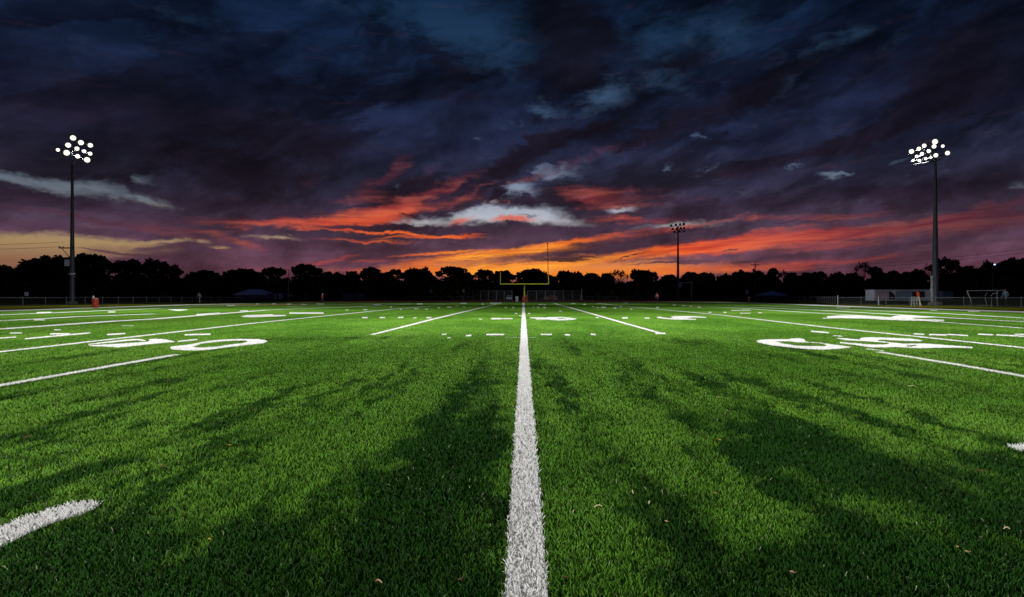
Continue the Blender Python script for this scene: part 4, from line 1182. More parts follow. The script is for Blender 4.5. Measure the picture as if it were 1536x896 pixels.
# grey steel gantry beside the far floodlight
yt = 188.0
t = thing('sign_gantry', 'grey steel arm on a single post beside the distant floodlight, carrying a pale sign box', 'gantry', (at(1037.6, 440, yt).x, yt, 0))
zt_ = at(1030, 424, yt).z
mb = MB(); mb.tube([(0, 0, 0), (0, 0, zt_ + .45)], .13, 10); mb.build('post', M_WHITE, t)
mb = MB(); mb.tube([(0, 0, zt_), (at(1020, 424, yt).x - t.location.x, 0, zt_)], .12, 10); mb.build('arm', M_WHITE, t)
mb = MB(); mb.box((at(1020.5, 428, yt).x - t.location.x, 0, at(1020, 427.8, yt).z), (1.0, .25, 1.35), bevel=.04); mb.build('sign_box', M_SIGN, t)


def sign(label, px, py, w_px, h_px, Y, m, shape='square', post=M_GREYSTEEL, extra=None):
    c = at(px, py, Y)
    t = thing('sign_post', label, 'sign', (c.x, Y, 0))
    w, h = w_px * Y / F, h_px * Y / F
    mb = MB(); mb.tube([(0, .05, 0), (0, .05, c.z + h * .3)], .045, 8); mb.build('post', post, t)
    mb = MB()
    if shape == 'square':
        mb.box((0, 0, c.z), (w, .04, h), bevel=.012)
    elif shape == 'house':
        out = [(-w / 2, -h / 2), (w / 2, -h / 2), (w / 2, -h * .15), (w * .2, h * .1), (w * .2, h / 2), (-w * .2, h / 2), (-w * .2, h * .1), (-w / 2, -h * .15)]
        mb.add([(x, -.02, c.z + z) for x, z in out] + [(x, .02, c.z + z) for x, z in out], [tuple(range(8)), tuple(range(15, 7, -1))] + [(i, (i + 1) % 8, 8 + (i + 1) % 8, 8 + i) for i in range(8)])
    else:
        mb.box((0, 0, c.z + h * .27), (w, .04, h * .44), bevel=.012)
        mb.box((0, 0, c.z - h * .24), (w * .82, .04, h * .40), bevel=.012)
    mb.build('sign_face', m, t)
    return t


sign('small square pale blue sign in the dark behind the left fence', 39.6, 441.2, 5.8, 5.8, 96, M_SIGN, post=M_BLACKCLOTH)
sign('small white house-shaped sign on a thin post behind the far fence', 646.8, 436.6, 4.0, 5.0, 189, mat('white_sign', (.42, .45, .55), .5), 'house', M_DARKSTEEL)
sign('small teal double sign on a thin post left of the tall enclosure', 695.3, 436.5, 3.2, 5.2, 189, mat('teal_sign', (.16, .34, .36), .5), 'double', M_DARKSTEEL)
sign('square white and violet sign near the utility pole', 1120.4, 438.2, 5.0, 6.2, 152, mat('violet_sign', (.46, .42, .60), .5, var=.25, vscale=1.5), post=M_BLACKCLOTH)


def pole(name, label, cat, px, top, Y, r, m):
    c = at(px, top, Y)
    t = thing(name, label, cat, (c.x, Y, 0))
    mb = MB(); mb.tube([(0, 0, 0), (0, 0, c.z)], [r, r * .7], 10); mb.build('shaft', m, t, smooth=True)
    return t, c.z


t, z_ = pole('light_pole', 'slim grey pole with a small arm at its top, right of the blue roofed building', 'pole', 432.7, 404.5, 190, .14, M_GREYSTEEL)
mb = MB(); mb.tube([(-.7, 0, z_ - .1), (.7, 0, z_ - .1)], .06, 6); mb.build('arm', M_GREYSTEEL, t)
for s in (-1, 1):
    mb = MB(); mb.box((s * .75, -.1, z_ - .12), (.4, .3, .2), bevel=.04); mb.build('lamp', M_GREYSTEEL, t)
t, z_ = pole('steel_post', 'short grey post standing at the far fence left of the person in red', 'post', 458.7, 438, 186, .10, M_GREYSTEEL)
mb = MB(); mb.lathe([(.10, z_), (.12, z_ + .02), (.01, z_ + .1)], n=10); mb.build('cap', M_GREYSTEEL, t)
t, z_ = pole('light_pole', 'thin dark pole among the trees right of the sign gantry', 'pole', 1059.5, 415, 195, .11, M_DARKSTEEL)
mb = MB(); mb.tube([(0, 0, z_ - .1), (1.0, -.2, z_ + .05)], .05, 6); mb.build('arm', M_DARKSTEEL, t)
mb = MB(); mb.box((1.15, -.2, z_ + .05), (.5, .25, .12), bevel=.03); mb.build('lamp', M_DARKSTEEL, t)
t, z_ = pole('street_lamp', 'thin pole with one small bluish lit lamp before the trees at the right edge', 'street lamp', 1489, 397.5, 140, .10, M_DARKSTEEL)
mb = MB(); mb.tube([(0, 0, z_), (0, -.5, z_ + .15)], .045, 6); mb.build('arm', M_DARKSTEEL, t)
mb = MB(); mb.lathe([(.05, .16), (.17, .10), (.22, -.02), (.18, -.12), (.03, -.17)], (0, -.6, z_ + .05), n=12); mb.build('lamp_globe', mat('blue_lamp_glass', (.5, .6, .7), .3, emit=(.55, .75, 1.0), estr=1.6), t)

# utility poles and their wires
def utility_pole(label, loc, h, rz):
    t = thing('utility_pole', label, 'utility pole', loc, rz, 'utility poles')
    mb = MB(); mb.tube([(0, 0, 0), (0, 0, h)], [.19, .13], 10); mb.build('shaft', M_WOOD, t, smooth=True)
    mb = MB(); mb.box((0, -.17, h - .6), (2.2, .12, .16)); mb.tube([(-.7, -.17, h - .65), (0, -.14, h - 1.4)], .03, 6); mb.tube([(.7, -.17, h - .65), (0, -.14, h - 1.4)], .03, 6); mb.build('crossarm', M_WOOD, t)
    for s in (-.95, -.35, .95):
        mb = MB(); mb.lathe([(.05, h - .52), (.10, h - .46), (.06, h - .40), (.09, h - .34), (.03, h - .26)], (s, -.17, 0), n=8); mb.build('insulator', M_GREYSTEEL, t)
    mb = MB(); mb.lathe([(.22, h - 2.5), (.25, h - 2.45), (.25, h - 1.75), (.20, h - 1.68), (.05, h - 1.62)], (-.45, 0, 0), n=14); mb.build('transformer', M_DARKSTEEL, t)
    return t


U1 = at(1132.7, 396, 166); U1z = U1.z
utility_pole('wooden utility pole rising above the trees behind the orange-topped post', (U1.x, 166, 0), U1z + .3, R(-35))
U2 = Vector((82.5, 90, 9.3))
utility_pole('wooden utility pole out past the right edge', (U2.x, U2.y, 0), U2.z + .3, R(-35))
U3 = Vector((-99, 86, at(104, 372.5, YL).z))
utility_pole('wooden utility pole out past the left edge', (U3.x, U3.y, 0), U3.z + .6, R(10))


def wires(label, a, b, offs, sag):
    mb = MB()
    for o in offs:
        pts = []
        for i in range(17):
            f_ = i / 16
            p = Vector(a).lerp(Vector(b), f_) + Vector(o)
            p.z -= sag * 4 * f_ * (1 - f_)
            pts.append(p)
        mb.tube(pts, .022, 5, cap=False)
    o = mb.build('power_line', M_BLACKCLOTH)
    return tag(o, label, 'wire')


wires('pair of overhead wires running right from the wooden utility pole', (U1.x, 165.8, U1z - .2), (U2.x, U2.y, U2.z), [(0, 0, 0), (.3, 0, -.55)], 1.6)
wires('pair of overhead wires running left from the left floodlight pole', (left.location.x - 1.2, YL - .4, za + .2), U3, [(0, 0, 0), (.3, 0, .7)], .5)

# ------------------------------------------------------------------ marker, rack and pylon by the right sideline
t = thing('sideline_marker', 'orange-topped white marker post leaning beside the right sideline', 'marker', (at(1380.3, 460, 66).x, 66, 0))
k = 66 / F
mb = MB(); mb.tube([(.08, 0, .02), (-.17, 0, 1.2)], [.075, .065], 8); mb.build('stake', M_WHITE, t)
mb = MB(); mb.box((-.24, 0, 1.40), (.28, .12, .54), rot=(0, R(-8), 0), bevel=.03); mb.build('target_pad', M_ORANGE, t)
mb = MB(); mb.lathe([(.17, 0), (.16, .05), (.09, .18), (.085, .22)], (.08, 0, 0), n=14); mb.build('weight_foot', M_ORANGE, t)
t = thing('ball_rack', 'white wire rack standing next to the leaning orange-topped marker', 'rack', (at(1373.2, 450, 71).x, 71, 0))
wr = (1377.5 - 1369) * 71 / F / 2
for s in (-1, 1):
    for y_ in (-.25, .25):
        mb = MB(); mb.tube([(s * wr, y_, 0), (s * wr * .94, y_, 1.12)], .03, 7); mb.build('leg', M_WHITE, t)
for z_ in (.14, .32, .50, .68, .86, 1.10):
    mb = MB()
    mb.tube([(-wr * .97, -.25, z_), (wr * .97, -.25, z_), (wr * .97, .25, z_), (-wr * .97, .25, z_), (-wr * .97, -.25, z_)], .016, 6)
    for i in range(1, 5):
        x_ = -wr + 2 * wr * i / 5
        mb.tube([(x_, -.25, z_), (x_, .25, z_)], .010, 5)
    mb.build('shelf', M_WHITE, t)
t = thing('end_pylon', 'orange padded post standing on the running track below the violet sign', 'pylon', (at(1123.5, 450, 125).x, 125, 0))
mb = MB(); mb.box((0, 0, .57), (.30, .30, 1.10), bevel=.04); mb.build('cushion', mat('faded_orange_vinyl', (.62, .24, .08), .5), t)
mb = MB(); mb.box((0, 0, .02), (.44, .44, .06), bevel=.01); mb.build('base', M_BLACKCLOTH, t)
mb = MB(); mb.box((0, 0, .9), (.315, .315, .10)); mb.build('band', M_WHITE, t)
mb = MB(); mb.tube([(0, 0, 0), (0, 0, 1.1)], .05, 8); mb.lathe([(.06, 1.09), (.05, 1.14), (.005, 1.16)], n=8)
q = mb.build('fence_post', M_WHITE); q.location = (at(1317.2, 452, 80.5).x, 80.4, 0); tag(q, 'white fence post in front of the dark-clothed person by the pink trailer end', 'post')
mb = MB(); mb.tube([(0, 0, 0), (0, 0, 1.05)], .06, 8); mb.lathe([(.07, 1.04), (.06, 1.1), (.005, 1.12)], n=8)
q = mb.build('fence_post', M_WHITE); q.location = (at(299.3, 450, 112).x, 112, 0); tag(q, 'white post in front of the person in the pale shirt at the left fence', 'post')

# ------------------------------------------------------------------ people
def skin_mesh(name, verts, edges, radii, m, parent=None, levels=2):
    me = bpy.data.meshes.new(name)
    me.from_pydata(verts, edges, [])
    o = bpy.data.objects.new(name, me)
    COL.objects.link(o)
    sk = o.modifiers.new('skin', 'SKIN'); sk.use_smooth_shade = True
    for v, r in zip(me.skin_vertices[0].data, radii):
        v.radius = (r, r)
    me.skin_vertices[0].data[0].use_root = True
    o.modifiers.new('sub', 'SUBSURF').levels = levels
    dg = bpy.context.evaluated_depsgraph_get()
    dg.update()
    nm = bpy.data.meshes.new_from_object(o.evaluated_get(dg))
    bpy.data.objects.remove(o)
    nm.name = name
    nm.materials.clear(); nm.materials.append(m)
    q = bpy.data.objects.new(name, nm)
    COL.objects.link(q)
    q.parent = parent
    return q


def person(label, loc, height, rz, shirt, trousers, hair, stride=.12, bend=0.0, arm=0.1, cap=None):
    """standing figure: one continuous body, with clothing, shoes and hair as its parts"""
    t = thing('person', label, 'person', loc, rz)
    s = height / 1.78
    lean = bend
    P = {
        'pelvis': (0, 0, .94), 'waist': (0, -lean * .25, 1.10), 'chest': (0, -lean * .6, 1.32), 'neck': (0, -lean * .9, 1.48), 'jaw': (0, -lean - .02, 1.56), 'head': (0, -lean - .01, 1.66), 'crown': (0, -lean, 1.74),
    }
    for sd, n in ((-1, 'l'), (1, 'r')):
        f = stride * sd
        P['hip' + n] = (sd * .10, 0, .90); P['knee' + n] = (sd * .11, -f * .5 - .02, .50); P['ankle' + n] = (sd * .11, -f, .09); P['toe' + n] = (sd * .13, -f - .17, .04)
        P['sho' + n] = (sd * .19, -lean * .75, 1.42); P['elb' + n] = (sd * .26, -lean * .6 + .03, 1.13); P['wri' + n] = (sd * .24, -lean * .5 - arm, .89)
        P['palm' + n] = (sd * .24, -lean * .5 - arm - .02, .81)
        for k in range(4):
            P['f%d%s' % (k, n)] = (sd * .235, -lean * .5 - arm - .055 + .024 * k, .735 + .008 * abs(k - 1.4)); P['g%d%s' % (k, n)] = (sd * .215, -lean * .5 - arm - .06 + .024 * k, .69 + .012 * abs(k - 1.4))
        P['t' + n] = (sd * .21, -lean * .5 - arm - .07, .78)
    names = list(P)
    rad = {'pelvis': .125, 'waist': .115, 'chest': .135, 'neck': .052, 'jaw': .068, 'head': .088, 'crown': .055}
    for n in 'lr':
        rad.update({'hip' + n: .092, 'knee' + n: .058, 'ankle' + n: .038, 'toe' + n: .032, 'sho' + n: .06, 'elb' + n: .042, 'wri' + n: .028, 'palm' + n: .034, 't' + n: .010})
        for k in range(4):
            rad['f%d%s' % (k, n)] = .0095; rad['g%d%s' % (k, n)] = .008
    E = [('pelvis', 'waist'), ('waist', 'chest'), ('chest', 'neck'), ('neck', 'jaw'), ('jaw', 'head'), ('head', 'crown')]
    for n in 'lr':
        E += [('pelvis', 'hip' + n), ('hip' + n, 'knee' + n), ('knee' + n, 'ankle' + n), ('ankle' + n, 'toe' + n), ('chest', 'sho' + n), ('sho' + n, 'elb' + n), ('elb' + n, 'wri' + n), ('wri' + n, 'palm' + n), ('palm' + n, 't' + n)]
        for k in range(4):
            E += [('palm' + n, 'f%d%s' % (k, n)), ('f%d%s' % (k, n), 'g%d%s' % (k, n))]
    def make(nm, keys, m, grow, scale_r=1.0):
        ks = [k for k in names if k in keys]
        ix = {k: i for i, k in enumerate(ks)}
        vs = [tuple(c * s for c in P[k]) for k in ks]
        es = [(ix[a], ix[b]) for a, b in E if a in ix and b in ix]
        return skin_mesh(nm, vs, es, [(rad[k] * scale_r + grow) * s for k in ks], m, t, 1 if nm != 'body' else 2)
    make('body', names, M_SKIN, 0)
    make('shirt', ['pelvis', 'waist', 'chest', 'shol', 'shor', 'elbl', 'elbr', 'wril', 'wrir'], shirt, .016)
    make('trousers', ['pelvis', 'hipl', 'hipr', 'kneel', 'kneer', 'anklel', 'ankler'], trousers, .014)
    for n in 'lr':
        mb = MB(); c = P['toe' + n]
        mb.box((c[0] * s, (c[1] + .05) * s, .05 * s), (.10 * s, .28 * s, .10 * s), bevel=.03 * s); mb.build('shoe', M_BLACKCLOTH, t, smooth=True)
    hb = MB(); hx = P['head']
    hb.lathe([(.094 * s, -.01 * s), (.102 * s, .03 * s), (.092 * s, .075 * s), (.06 * s, .11 * s), (.01 * s, .125 * s)], (hx[0], (hx[1] + .015) * s, hx[2] * s), n=14)
    if cap:
        hb.box((hx[0], (hx[1] - .12) * s, (hx[2] + .03) * s), (.14 * s, .12 * s, .015 * s), bevel=.005)
    hb.build('cap' if cap else 'hair', hair, t, smooth=True)
    fb = MB()
    for sx in (-1, 1):
        fb.lathe([(.006, -.012), (.012, -.004), (.012, .004), (.004, .011)], (sx * .034 * s, (hx[1] - .088) * s, (hx[2] + .0) * s), n=8)
    fb.box((0, (hx[1] - .082) * s, (hx[2] - .085) * s), (.045 * s, .02 * s, .012 * s), bevel=.004)
    fb.build('face_features', M_HAIR, t)
    nb_ = MB(); nb_.add([(-.014 * s, (hx[1] - .084) * s, (hx[2] - .045) * s), (.014 * s, (hx[1] - .084) * s, (hx[2] - .045) * s), (0, (hx[1] - .112) * s, (hx[2] - .042) * s), (0, (hx[1] - .086) * s, (hx[2] + .005) * s)], [(0, 2, 1), (0, 3, 2), (2, 3, 1), (0, 1, 3)]); nb_.build('nose', M_SKIN, t)
    return t


M_PALESHIRT = mat('pale_blue_shirt', (.42, .50, .62), .85, var=.1, vscale=8)
M_REDJ = mat('red_jacket', (.55, .06, .045), .8, var=.12, vscale=8)
M_PINKV = mat('coral_vest', (.80, .13, .11), .8, var=.12, vscale=8)
M_BLUESH = mat('blue_shirt', (.10, .24, .38), .85, var=.15, vscale=8)
M_BLUED = mat('dusky_blue_shirt', (.10, .14, .26), .85, var=.15, vscale=8)
M_DARKT = mat('dark_trousers', (.014, .016, .022), .9, var=.2, vscale=6)
person('person in a pale blue shirt and dark trousers behind the left fence', (at(299.4, 450, 116).x - .1, 116, 0), 2.05, R(15), M_PALESHIRT, M_DARKT, M_HAIR)
person('person in a red jacket and white cap walking on the running track', (at(484, 450, 122).x, 122, 0), 1.72, R(65), M_REDJ, M_DARKT, M_WHITE, .26, cap=True)
person('person in a coral vest standing on the track near the distant floodlight', (at(985.3, 450, 124.5).x, 124.5, 0), 1.92, R(-10), M_PINKV, M_DARKT, mat('grey_cap', (.30, .28, .28), .8), .10, cap=True)
person('person in dusky blue behind the far fence, right of the coral vest', (at(992.4, 445, 190).x, 190, 0), 1.85, R(20), M_BLUED, M_BLUED, M_WHITE)
person('person in dark clothes with fair hair just left of the distant floodlight', (at(1005.5, 445, 191).x, 191, 0), 2.1, R(-30), M_BLACKCLOTH, M_DARKT, mat('fair_hair', (.38, .34, .28), .7))
person('person in dark clothes in front of the pink trailer end', (at(1317.0, 450, 84).x + .05, 84, 0), 1.52, R(10), M_BLACKCLOTH, M_BLUED, mat('grey_hair', (.22, .20, .19), .7))
person('person in a blue shirt leaning over the white goal frame at the right edge', (at(1509.3, 450, 69.5).x, 69.5, 0), 2.12, R(-75), M_BLUESH, M_DARKT, M_HAIR, .15, .14, .25)

# ------------------------------------------------------------------ trees
def tree_proto(kind, seed):
    r = np.random.default_rng(seed)
    # trunk and limbs, unit height; crown half width 1
    mb = MB()
    th = {'oak': .42, 'airy': .45, 'bare': .5, 'dense': .3}[kind]
    mb.tube([(0, 0, 0), (.02, .01, th * .5), (0, .02, th), (.03, 0, th + .2)], [.055, .042, .034, .018], 8)
    lobes = []
    nl = {'oak': 15, 'airy': 13, 'bare': 11, 'dense': 18}[kind]
    for i in range(nl):
        a = 2 * math.pi * (i * .381966 + r.uniform(-.04, .04))
        q = (i + .5) / nl
        rx = math.sqrt(1 - q) * r.uniform(.70, .80)
        rz_ = math.sqrt(max(0, 1 - (rx / .92) ** 2)) + r.uniform(-.05, .05)
        cx, cy = rx * math.cos(a), rx * math.sin(a)
        cz = .50 + rz_ * .40 if kind != 'dense' else .38 + rz_ * .52
        s = r.uniform(.26, .40) * (.8 if kind in ('airy', 'bare') else 1)
        lobes.append((cx, cy, cz, s))
        mid = (cx * .45, cy * .45, th + (cz - th) * .45 + .02)
        mb.tube([(0, .01, th * r.uniform(.75, 1.0)), mid, (cx, cy, cz)], [.022, .015, .007], 5)
        if kind == 'bare':
            for _ in range(7):
                d = r.normal(0, 1, 3); d[2] = abs(d[2]) + .3; d /= np.linalg.norm(d)
                mb.tube([(cx, cy, cz), (cx + d[0] * s * .6, cy + d[1] * s * .6, cz + d[2] * s * .2), (cx + d[0] * s * 1.2, cy + d[1] * s * 1.2, cz + d[2] * s * .42)], [.008, .005, .002], 4)
    vs, fs = [], []
    per = {'oak': 330, 'airy': 230, 'bare': 60, 'dense': 330}[kind]
    sz = {'oak': .052, 'airy': .045, 'bare': .034, 'dense': .055}[kind]
    def leaf(p, s):
        a = r.normal(0, 1, 3); a /= np.linalg.norm(a)
        b = np.cross(a, r.normal(0, 1, 3)); b /= np.linalg.norm(b)
        sx = s * r.uniform(.6, 1.3)
        k = len(vs)
        zs = np.array([1, 1, .42])
        for (i, j) in ((-1, -.4), (0, -1), (1, -.3), (.7, .7), (-.5, .9)):
            vs.append(tuple(p + (a * i + b * j) * sx * zs))
        fs.append((k, k + 1, k + 2, k + 3, k + 4))
    for (cx, cy, cz, s) in lobes:
        # each lobe is itself a few clumps
        subs = [(np.array([cx, cy, cz]), s * .75)]
        for _ in range(6):
            d = r.normal(0, 1, 3); d /= np.linalg.norm(d); d[2] = d[2] * .36 + .03
            subs.append((np.array([cx, cy, cz]) + d * s * .75, s * r.uniform(.28, .5)))
        w = np.array([q[1] ** 2 for q in subs]); w /= w.sum()
        for _ in range(per):
            c, rr = subs[r.choice(len(subs), p=w)]
            d = r.normal(0, 1, 3); d /= np.linalg.norm(d)
            p = c + d * rr * (r.random() ** .45) * np.array([1, 1, .40])
            leaf(p, sz)
    if kind != 'bare':
        n = {'oak': 560, 'dense': 900, 'airy': 420}[kind]
        for _ in range(n):       # inner foliage
            d = r.normal(0, 1, 3); d /= np.linalg.norm(d)
            p = np.array([0, 0, .52]) + d * (r.random() ** .5) * np.array([.66, .66, .26])
            leaf(p, sz * 1.7)
    for _ in range({'oak': 420, 'airy': 420, 'bare': 200, 'dense': 500}[kind]):        # low skirt of foliage
        a = r.uniform(0, 2 * math.pi); q = r.random() ** .5 * .85
        p = np.array([q * math.cos(a), q * math.sin(a), r.uniform(.10, .60)])
        leaf(p, sz * 1.9)
    zmax = max(v[2] for v in vs)
    vs = [(x, y, z / zmax) for x, y, z in vs]
    mb.v = [(x, y, z / zmax if z > .3 else z) for x, y, z in mb.v]
    cb = MB(); cb.add(vs, fs)
    def mesh_of(q, m, nm):
        me = bpy.data.meshes.new(nm); me.from_pydata(q.v, [], q.f); me.materials.append(m); return me
    return mesh_of(mb, M_BARK, 'trunk'), mesh_of(cb, M_LEAFDARK, 'crown')


PROTO = {'oak': [tree_proto('oak', s) for s in (1, 2, 3)], 'airy': [tree_proto('airy', s) for s in (11, 12, 13)], 'bare': [tree_proto('bare', 21), tree_proto('bare', 22)], 'dense': [tree_proto('dense', s) for s in (31, 32, 33)]}
KIND_WORDS = {'oak': 'broad rounded dark tree', 'airy': 'dark tree with an open crown', 'bare': 'sparse ragged tree showing bare twigs', 'dense': 'low dense dark tree'}


def tree(px, top, half_px, Y, kind, label):
    c = at(px, top, Y)
    t = thing('woodland_tree', label, 'tree', (c.x, Y, 0), random.uniform(0, 6.28), 'trees along the skyline behind the pitch')
    a, b = random.choice(PROTO[kind])
    for me, nm in ((a, 'trunk'), (b, 'crown')):
        o = bpy.data.objects.new(nm, me)
        COL.objects.link(o); o.parent = t
        w = half_px * Y / F
        o.scale = (w, w, c.z)
    return t


TREES = [(-52, 388, 30, 'oak'), (-14, 393, 26, 'oak'), (8, 396.5, 17, 'dense'), (48, 392, 26, 'dense'), (80, 382, 38, 'oak'), (104, 384, 26, 'dense'), (134, 379.5, 27, 'airy'), (152, 386, 16, 'airy'), (192, 388.5, 27, 'oak'), (233, 386, 25, 'airy'), (256, 395, 20, 'airy'),
         (308, 404.5, 26, 'dense'), (292, 408, 16, 'dense'), (350, 404, 19, 'dense'), (368, 402, 24, 'dense'), (388, 407, 12, 'dense'), (411, 400, 20, 'airy'), (456, 395, 20, 'airy'), (474, 397.5, 14, 'airy'), (491, 406.5, 14, 'dense'), (507, 407, 15, 'dense'), (528, 406, 14, 'dense'),
         (556, 399, 17, 'oak'), (592, 403, 15, 'airy'), (578, 408, 12, 'dense'), (618, 401, 15, 'oak'), (634, 399, 17, 'airy'), (645, 409, 12, 'dense'), (680, 399, 25, 'airy'), (700, 407, 12, 'oak'), (726, 403.5, 17, 'airy'), (754, 405, 20, 'dense'), (798, 402, 28, 'oak'), (824, 411, 14, 'dense'), (849, 405, 18, 'oak'), (865, 406.5, 13, 'oak'),
         (888, 409, 17, 'dense'), (909, 409, 12, 'dense'), (928, 404, 17, 'bare'), (960, 403, 17, 'oak'), (976, 404, 15, 'airy'), (1004, 411, 16, 'dense'), (1036, 407, 17, 'dense'), (1059, 408, 15, 'airy'), (1088, 409, 12, 'dense'), (1113, 404, 20, 'dense'), (1137, 405.5, 14, 'dense'),
         (1161, 401.5, 11, 'airy'), (1154, 410, 16, 'dense'), (1176, 404.5, 7, 'bare'), (1187, 408, 12, 'dense'), (1212, 408, 16, 'dense'), (1228, 406.5, 13, 'airy'), (1257, 407, 14, 'dense'), (1278, 408.5, 14, 'dense'), (1295, 391.5, 14, 'bare'), (1312, 399, 11, 'airy'), (1338, 405, 15, 'dense'), (1322, 406, 14, 'dense'), (1362, 407, 16, 'dense'), (1376, 402.5, 14, 'dense'),
         (1397, 394, 14, 'bare'), (1420, 383.5, 21, 'airy'), (1450, 398, 16, 'dense'), (1470, 400, 16, 'dense'), (1482, 388, 11, 'airy'), (1504, 391, 17, 'dense'), (1517, 385, 15, 'oak'), (1532, 386, 17, 'oak'), (1560, 392, 24, 'oak'), (1600, 396, 26, 'dense')]
LM = [(40, 'beyond the pale square sign'), (108, 'behind the left floodlight pole'), (200, 'between the left floodlight and the pale-shirted person'), (299, 'behind the pale-shirted person'), (370, 'above the blue roofed building'), (433, 'behind the slim grey pole'), (484, 'behind the person in red'), (528, 'above the long dark shed'), (600, 'left of the house-shaped sign'), (647, 'behind the house-shaped sign'), (695, 'behind the teal sign'), (735, 'above the left half of the enclosure'), (787, 'behind the goal post'), (850, 'above the right half of the enclosure'), (930, 'between the enclosure and the coral vest'), (985, 'above the person in the coral vest'), (1017, 'behind the distant floodlight'), (1059, 'behind the thin dark pole'), (1120, 'above the violet sign'), (1157, 'above the blue canopy'), (1230, 'right of the blue canopy'), (1300, 'left of the pale trailer'), (1350, 'above the pale trailer'), (1403, 'behind the right floodlight pole'), (1450, 'just right of the right floodlight'), (1489, 'by the small blue lamp'), (1530, 'at the far right edge')]
done = {}
for i, (px, top, hw_, kind) in enumerate(TREES):
    lm = min(LM, key=lambda q: abs(q[0] - px))[1]
    if px < 0:
        lm = 'past the left edge of the fence'
    if px > 1545:
        lm = 'past the right edge of the goal frame'
    done.setdefault(f'{KIND_WORDS[kind]} {lm}', []).append((px, top, hw_, kind))
WHICH = {2: ['left one of two', 'right one of two'], 3: ['left one of three', 'middle one of three', 'right one of three'], 4: ['leftmost of four', 'second of four from the left', 'third of four from the left', 'rightmost of four'],
         5: ['leftmost of five', 'second of five from the left', 'middle one of five', 'fourth of five from the left', 'rightmost of five']}
i = 0
for lab, lst in done.items():
    lst.sort()
    for k, (px, top, hw_, kind) in enumerate(lst):
        tree(px, top, hw_ * 1.06, 214 + (i * 37 % 23), kind, lab if len(lst) == 1 else f'{lab}, {WHICH[len(lst)][k]}')
        i += 1


def mass(name, n, xr, yr, zr, size, seed, m):
    """far-off wood that reads as one dark mass below and behind the skyline trees"""
    r = np.random.default_rng(seed)
    vs, fs = [], []
    for _ in range(n):
        x = r.uniform(*xr)
        hmax = zr * (.86 + .14 * math.sin(x * .21) * math.cos(x * .083 + 1))
        p = np.array([x, r.uniform(*yr), r.random() ** .8 * hmax])
        a = r.normal(0, 1, 3); a /= np.linalg.norm(a)
        b = np.cross(a, r.normal(0, 1, 3)); b /= np.linalg.norm(b)
        s = size * r.uniform(.6, 1.3)
        k = len(vs)
        for (u_, v_) in ((-1, -.4), (0, -1), (1, -.3), (.7, .7), (-.5, .9)):
            vs.append(tuple(p + (a * u_ + b * v_) * s))
        fs.append((k, k + 1, k + 2, k + 3, k + 4))
    me = bpy.data.meshes.new(name); me.from_pydata(vs, [], fs); me.materials.append(m)
    o = bpy.data.objects.new(name, me); COL.objects.link(o)
    o['kind'] = 'stuff'
    return o


mass('woodland_undergrowth', 26000, (-235, 235), (210, 246), 7.6, .85, 5, M_LEAFDARK)

# ------------------------------------------------------------------ leaves and straws on the turf
def leaf_thing(px, py, size, m, label, kind='leaf'):
    x, y = ground(px, py)
    mb = MB()
    s = size
    if kind == 'leaf':
        out = [(0, -1), (.35, -.6), (.62, -.1), (.42, .45), (.12, 1.0), (-.2, .7), (-.55, .2), (-.48, -.4)]
        top = [(u_ * s, v_ * s, .028 + .30 * s * abs(u_) + random.uniform(0, .12 * s)) for u_, v_ in out]
        mb.add(top + [(0, 0, .026)], [(i, (i + 1) % 8, 8) for i in range(8)])
        mb.add([(a, b, c - .0015) for a, b, c in top] + [(0, 0, .0245)], [((i + 1) % 8, i, 8) for i in range(8)])
        mb.tube([(0, -s, .03), (.1 * s, -1.5 * s, .034)], .0012, 5)
        nm = 'fallen_leaf'
    else:
        mb.tube([(-s, 0, .030), (-.3 * s, .08 * s, .040), (.4 * s, .02 * s, .042), (s, -.12 * s, .034)], [.0028, .0032, .003, .0015], 6)
        nm = 'straw'
    o = mb.build(nm, m)
    o.location = (x, y, 0)
    o.rotation_euler = (0, 0, random.uniform(0, 6.28))
    return tag(o, label, 'leaf' if kind == 'leaf' else 'straw', 'dead leaves and straws on the turf')


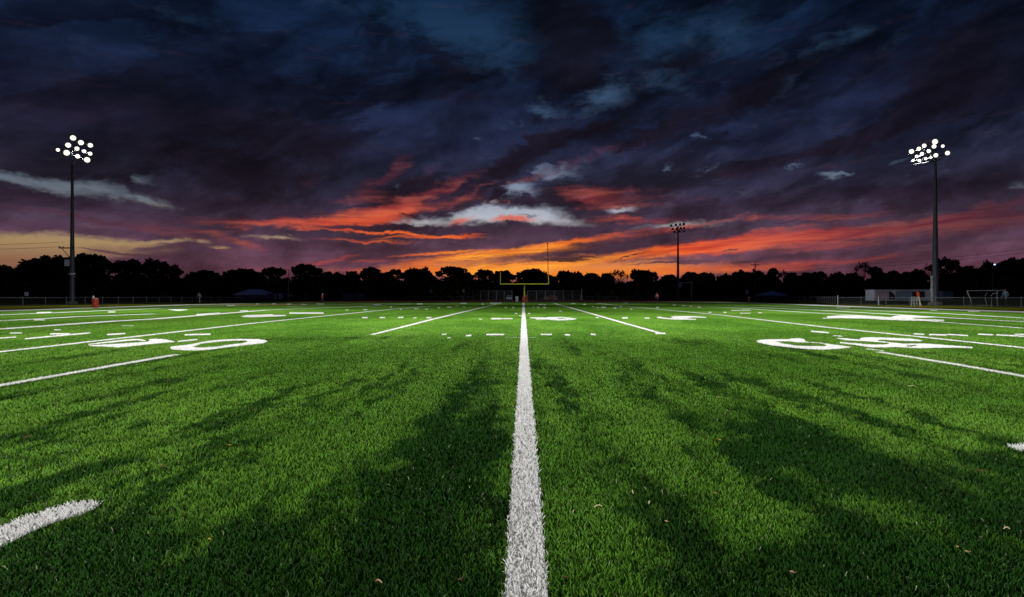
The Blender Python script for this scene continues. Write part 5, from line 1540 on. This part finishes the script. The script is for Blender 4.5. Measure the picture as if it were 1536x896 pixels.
M_LY = mat('yellow_leaf', (.62, .38, .05), .7, var=.2, vscale=40)
M_LB = mat('brown_leaf', (.16, .07, .035), .8, var=.3, vscale=40)
M_LT = mat('tan_leaf', (.48, .30, .16), .8, var=.25, vscale=40)
M_ST = mat('pale_straw', (.62, .54, .30), .8, var=.2, vscale=40)
DEBRIS = [(344, 673, .016, M_LY, 'bright yellow leaf on the turf at the left'), (245, 705, .022, M_LB, 'dark brown leaf left of the yellow leaf'), (43, 660.5, .034, M_LB, 'brown leaf by the left edge, below the short sideline stripe'), (255, 574, .040, M_LB, 'dark leaf below the near end of the left stripe'), (380, 619, .024, M_LB, 'dark brown leaf above and right of the yellow leaf'), (456, 633.5, .022, M_LB, 'small brown leaf on the bright turf left of the centre line'),
          (1077.5, 600, .030, M_LT, 'tan leaf right of the centre line, farthest of the right-hand leaves'), (1079, 665, .020, M_LY, 'amber leaf straight below the tan leaf'), (1471, 712.5, .026, M_LB, 'long brown leaf on dark turf by the right edge'), (1436, 829, .009, M_LY, 'small amber speck of leaf at the lower right'), (1450, 836.5, .011, M_LT, 'pale tan leaf at the lower right beside the amber speck'), (1188, 868, .012, M_LT, 'curled tan leaf near the bottom edge on the right'), (1073, 747, .013, M_LT, 'tan leaf in the dark patch right of the straws'), (1104, 763.5, .010, M_LT, 'small tan leaf below the dark patch'),
          (855, 745, .012, M_LB, 'brown leaf left of the two straws'), (849, 876, .010, M_LB, 'reddish leaf near the bottom edge right of the centre line'), (999, 790, .012, M_LT, 'pale leaf right of the brown straw'), (690, 879, .010, M_LB, 'brown leaf at the bottom edge left of the centre line'), (314, 817, .011, M_LY, 'ochre leaf on the dark turf right of the white arc'), (1251, 608, .028, M_LB, 'brown leaf below the near end of the right stripe')]
for d in DEBRIS:
    leaf_thing(*d)
for d in [(949, 746.5, .016, M_ST, 'pale yellow straw right of the centre line'), (897, 769, .022, M_ST, 'longer straw standing over a worn spot near the centre line'), (860, 777, .016, M_LT, 'brown straw close to the centre line'), (1510, 803, .020, M_ST, 'pale curved straw by the right edge'), (974, 763, .012, M_ST, 'short white straw right of the longer straw'), (568, 885, .014, M_LT, 'tan straw at the bottom left of the centre line'), (1368, 583, .036, M_ST, 'pale straw below the right stripe')]:
    leaf_thing(*d, kind='straw')
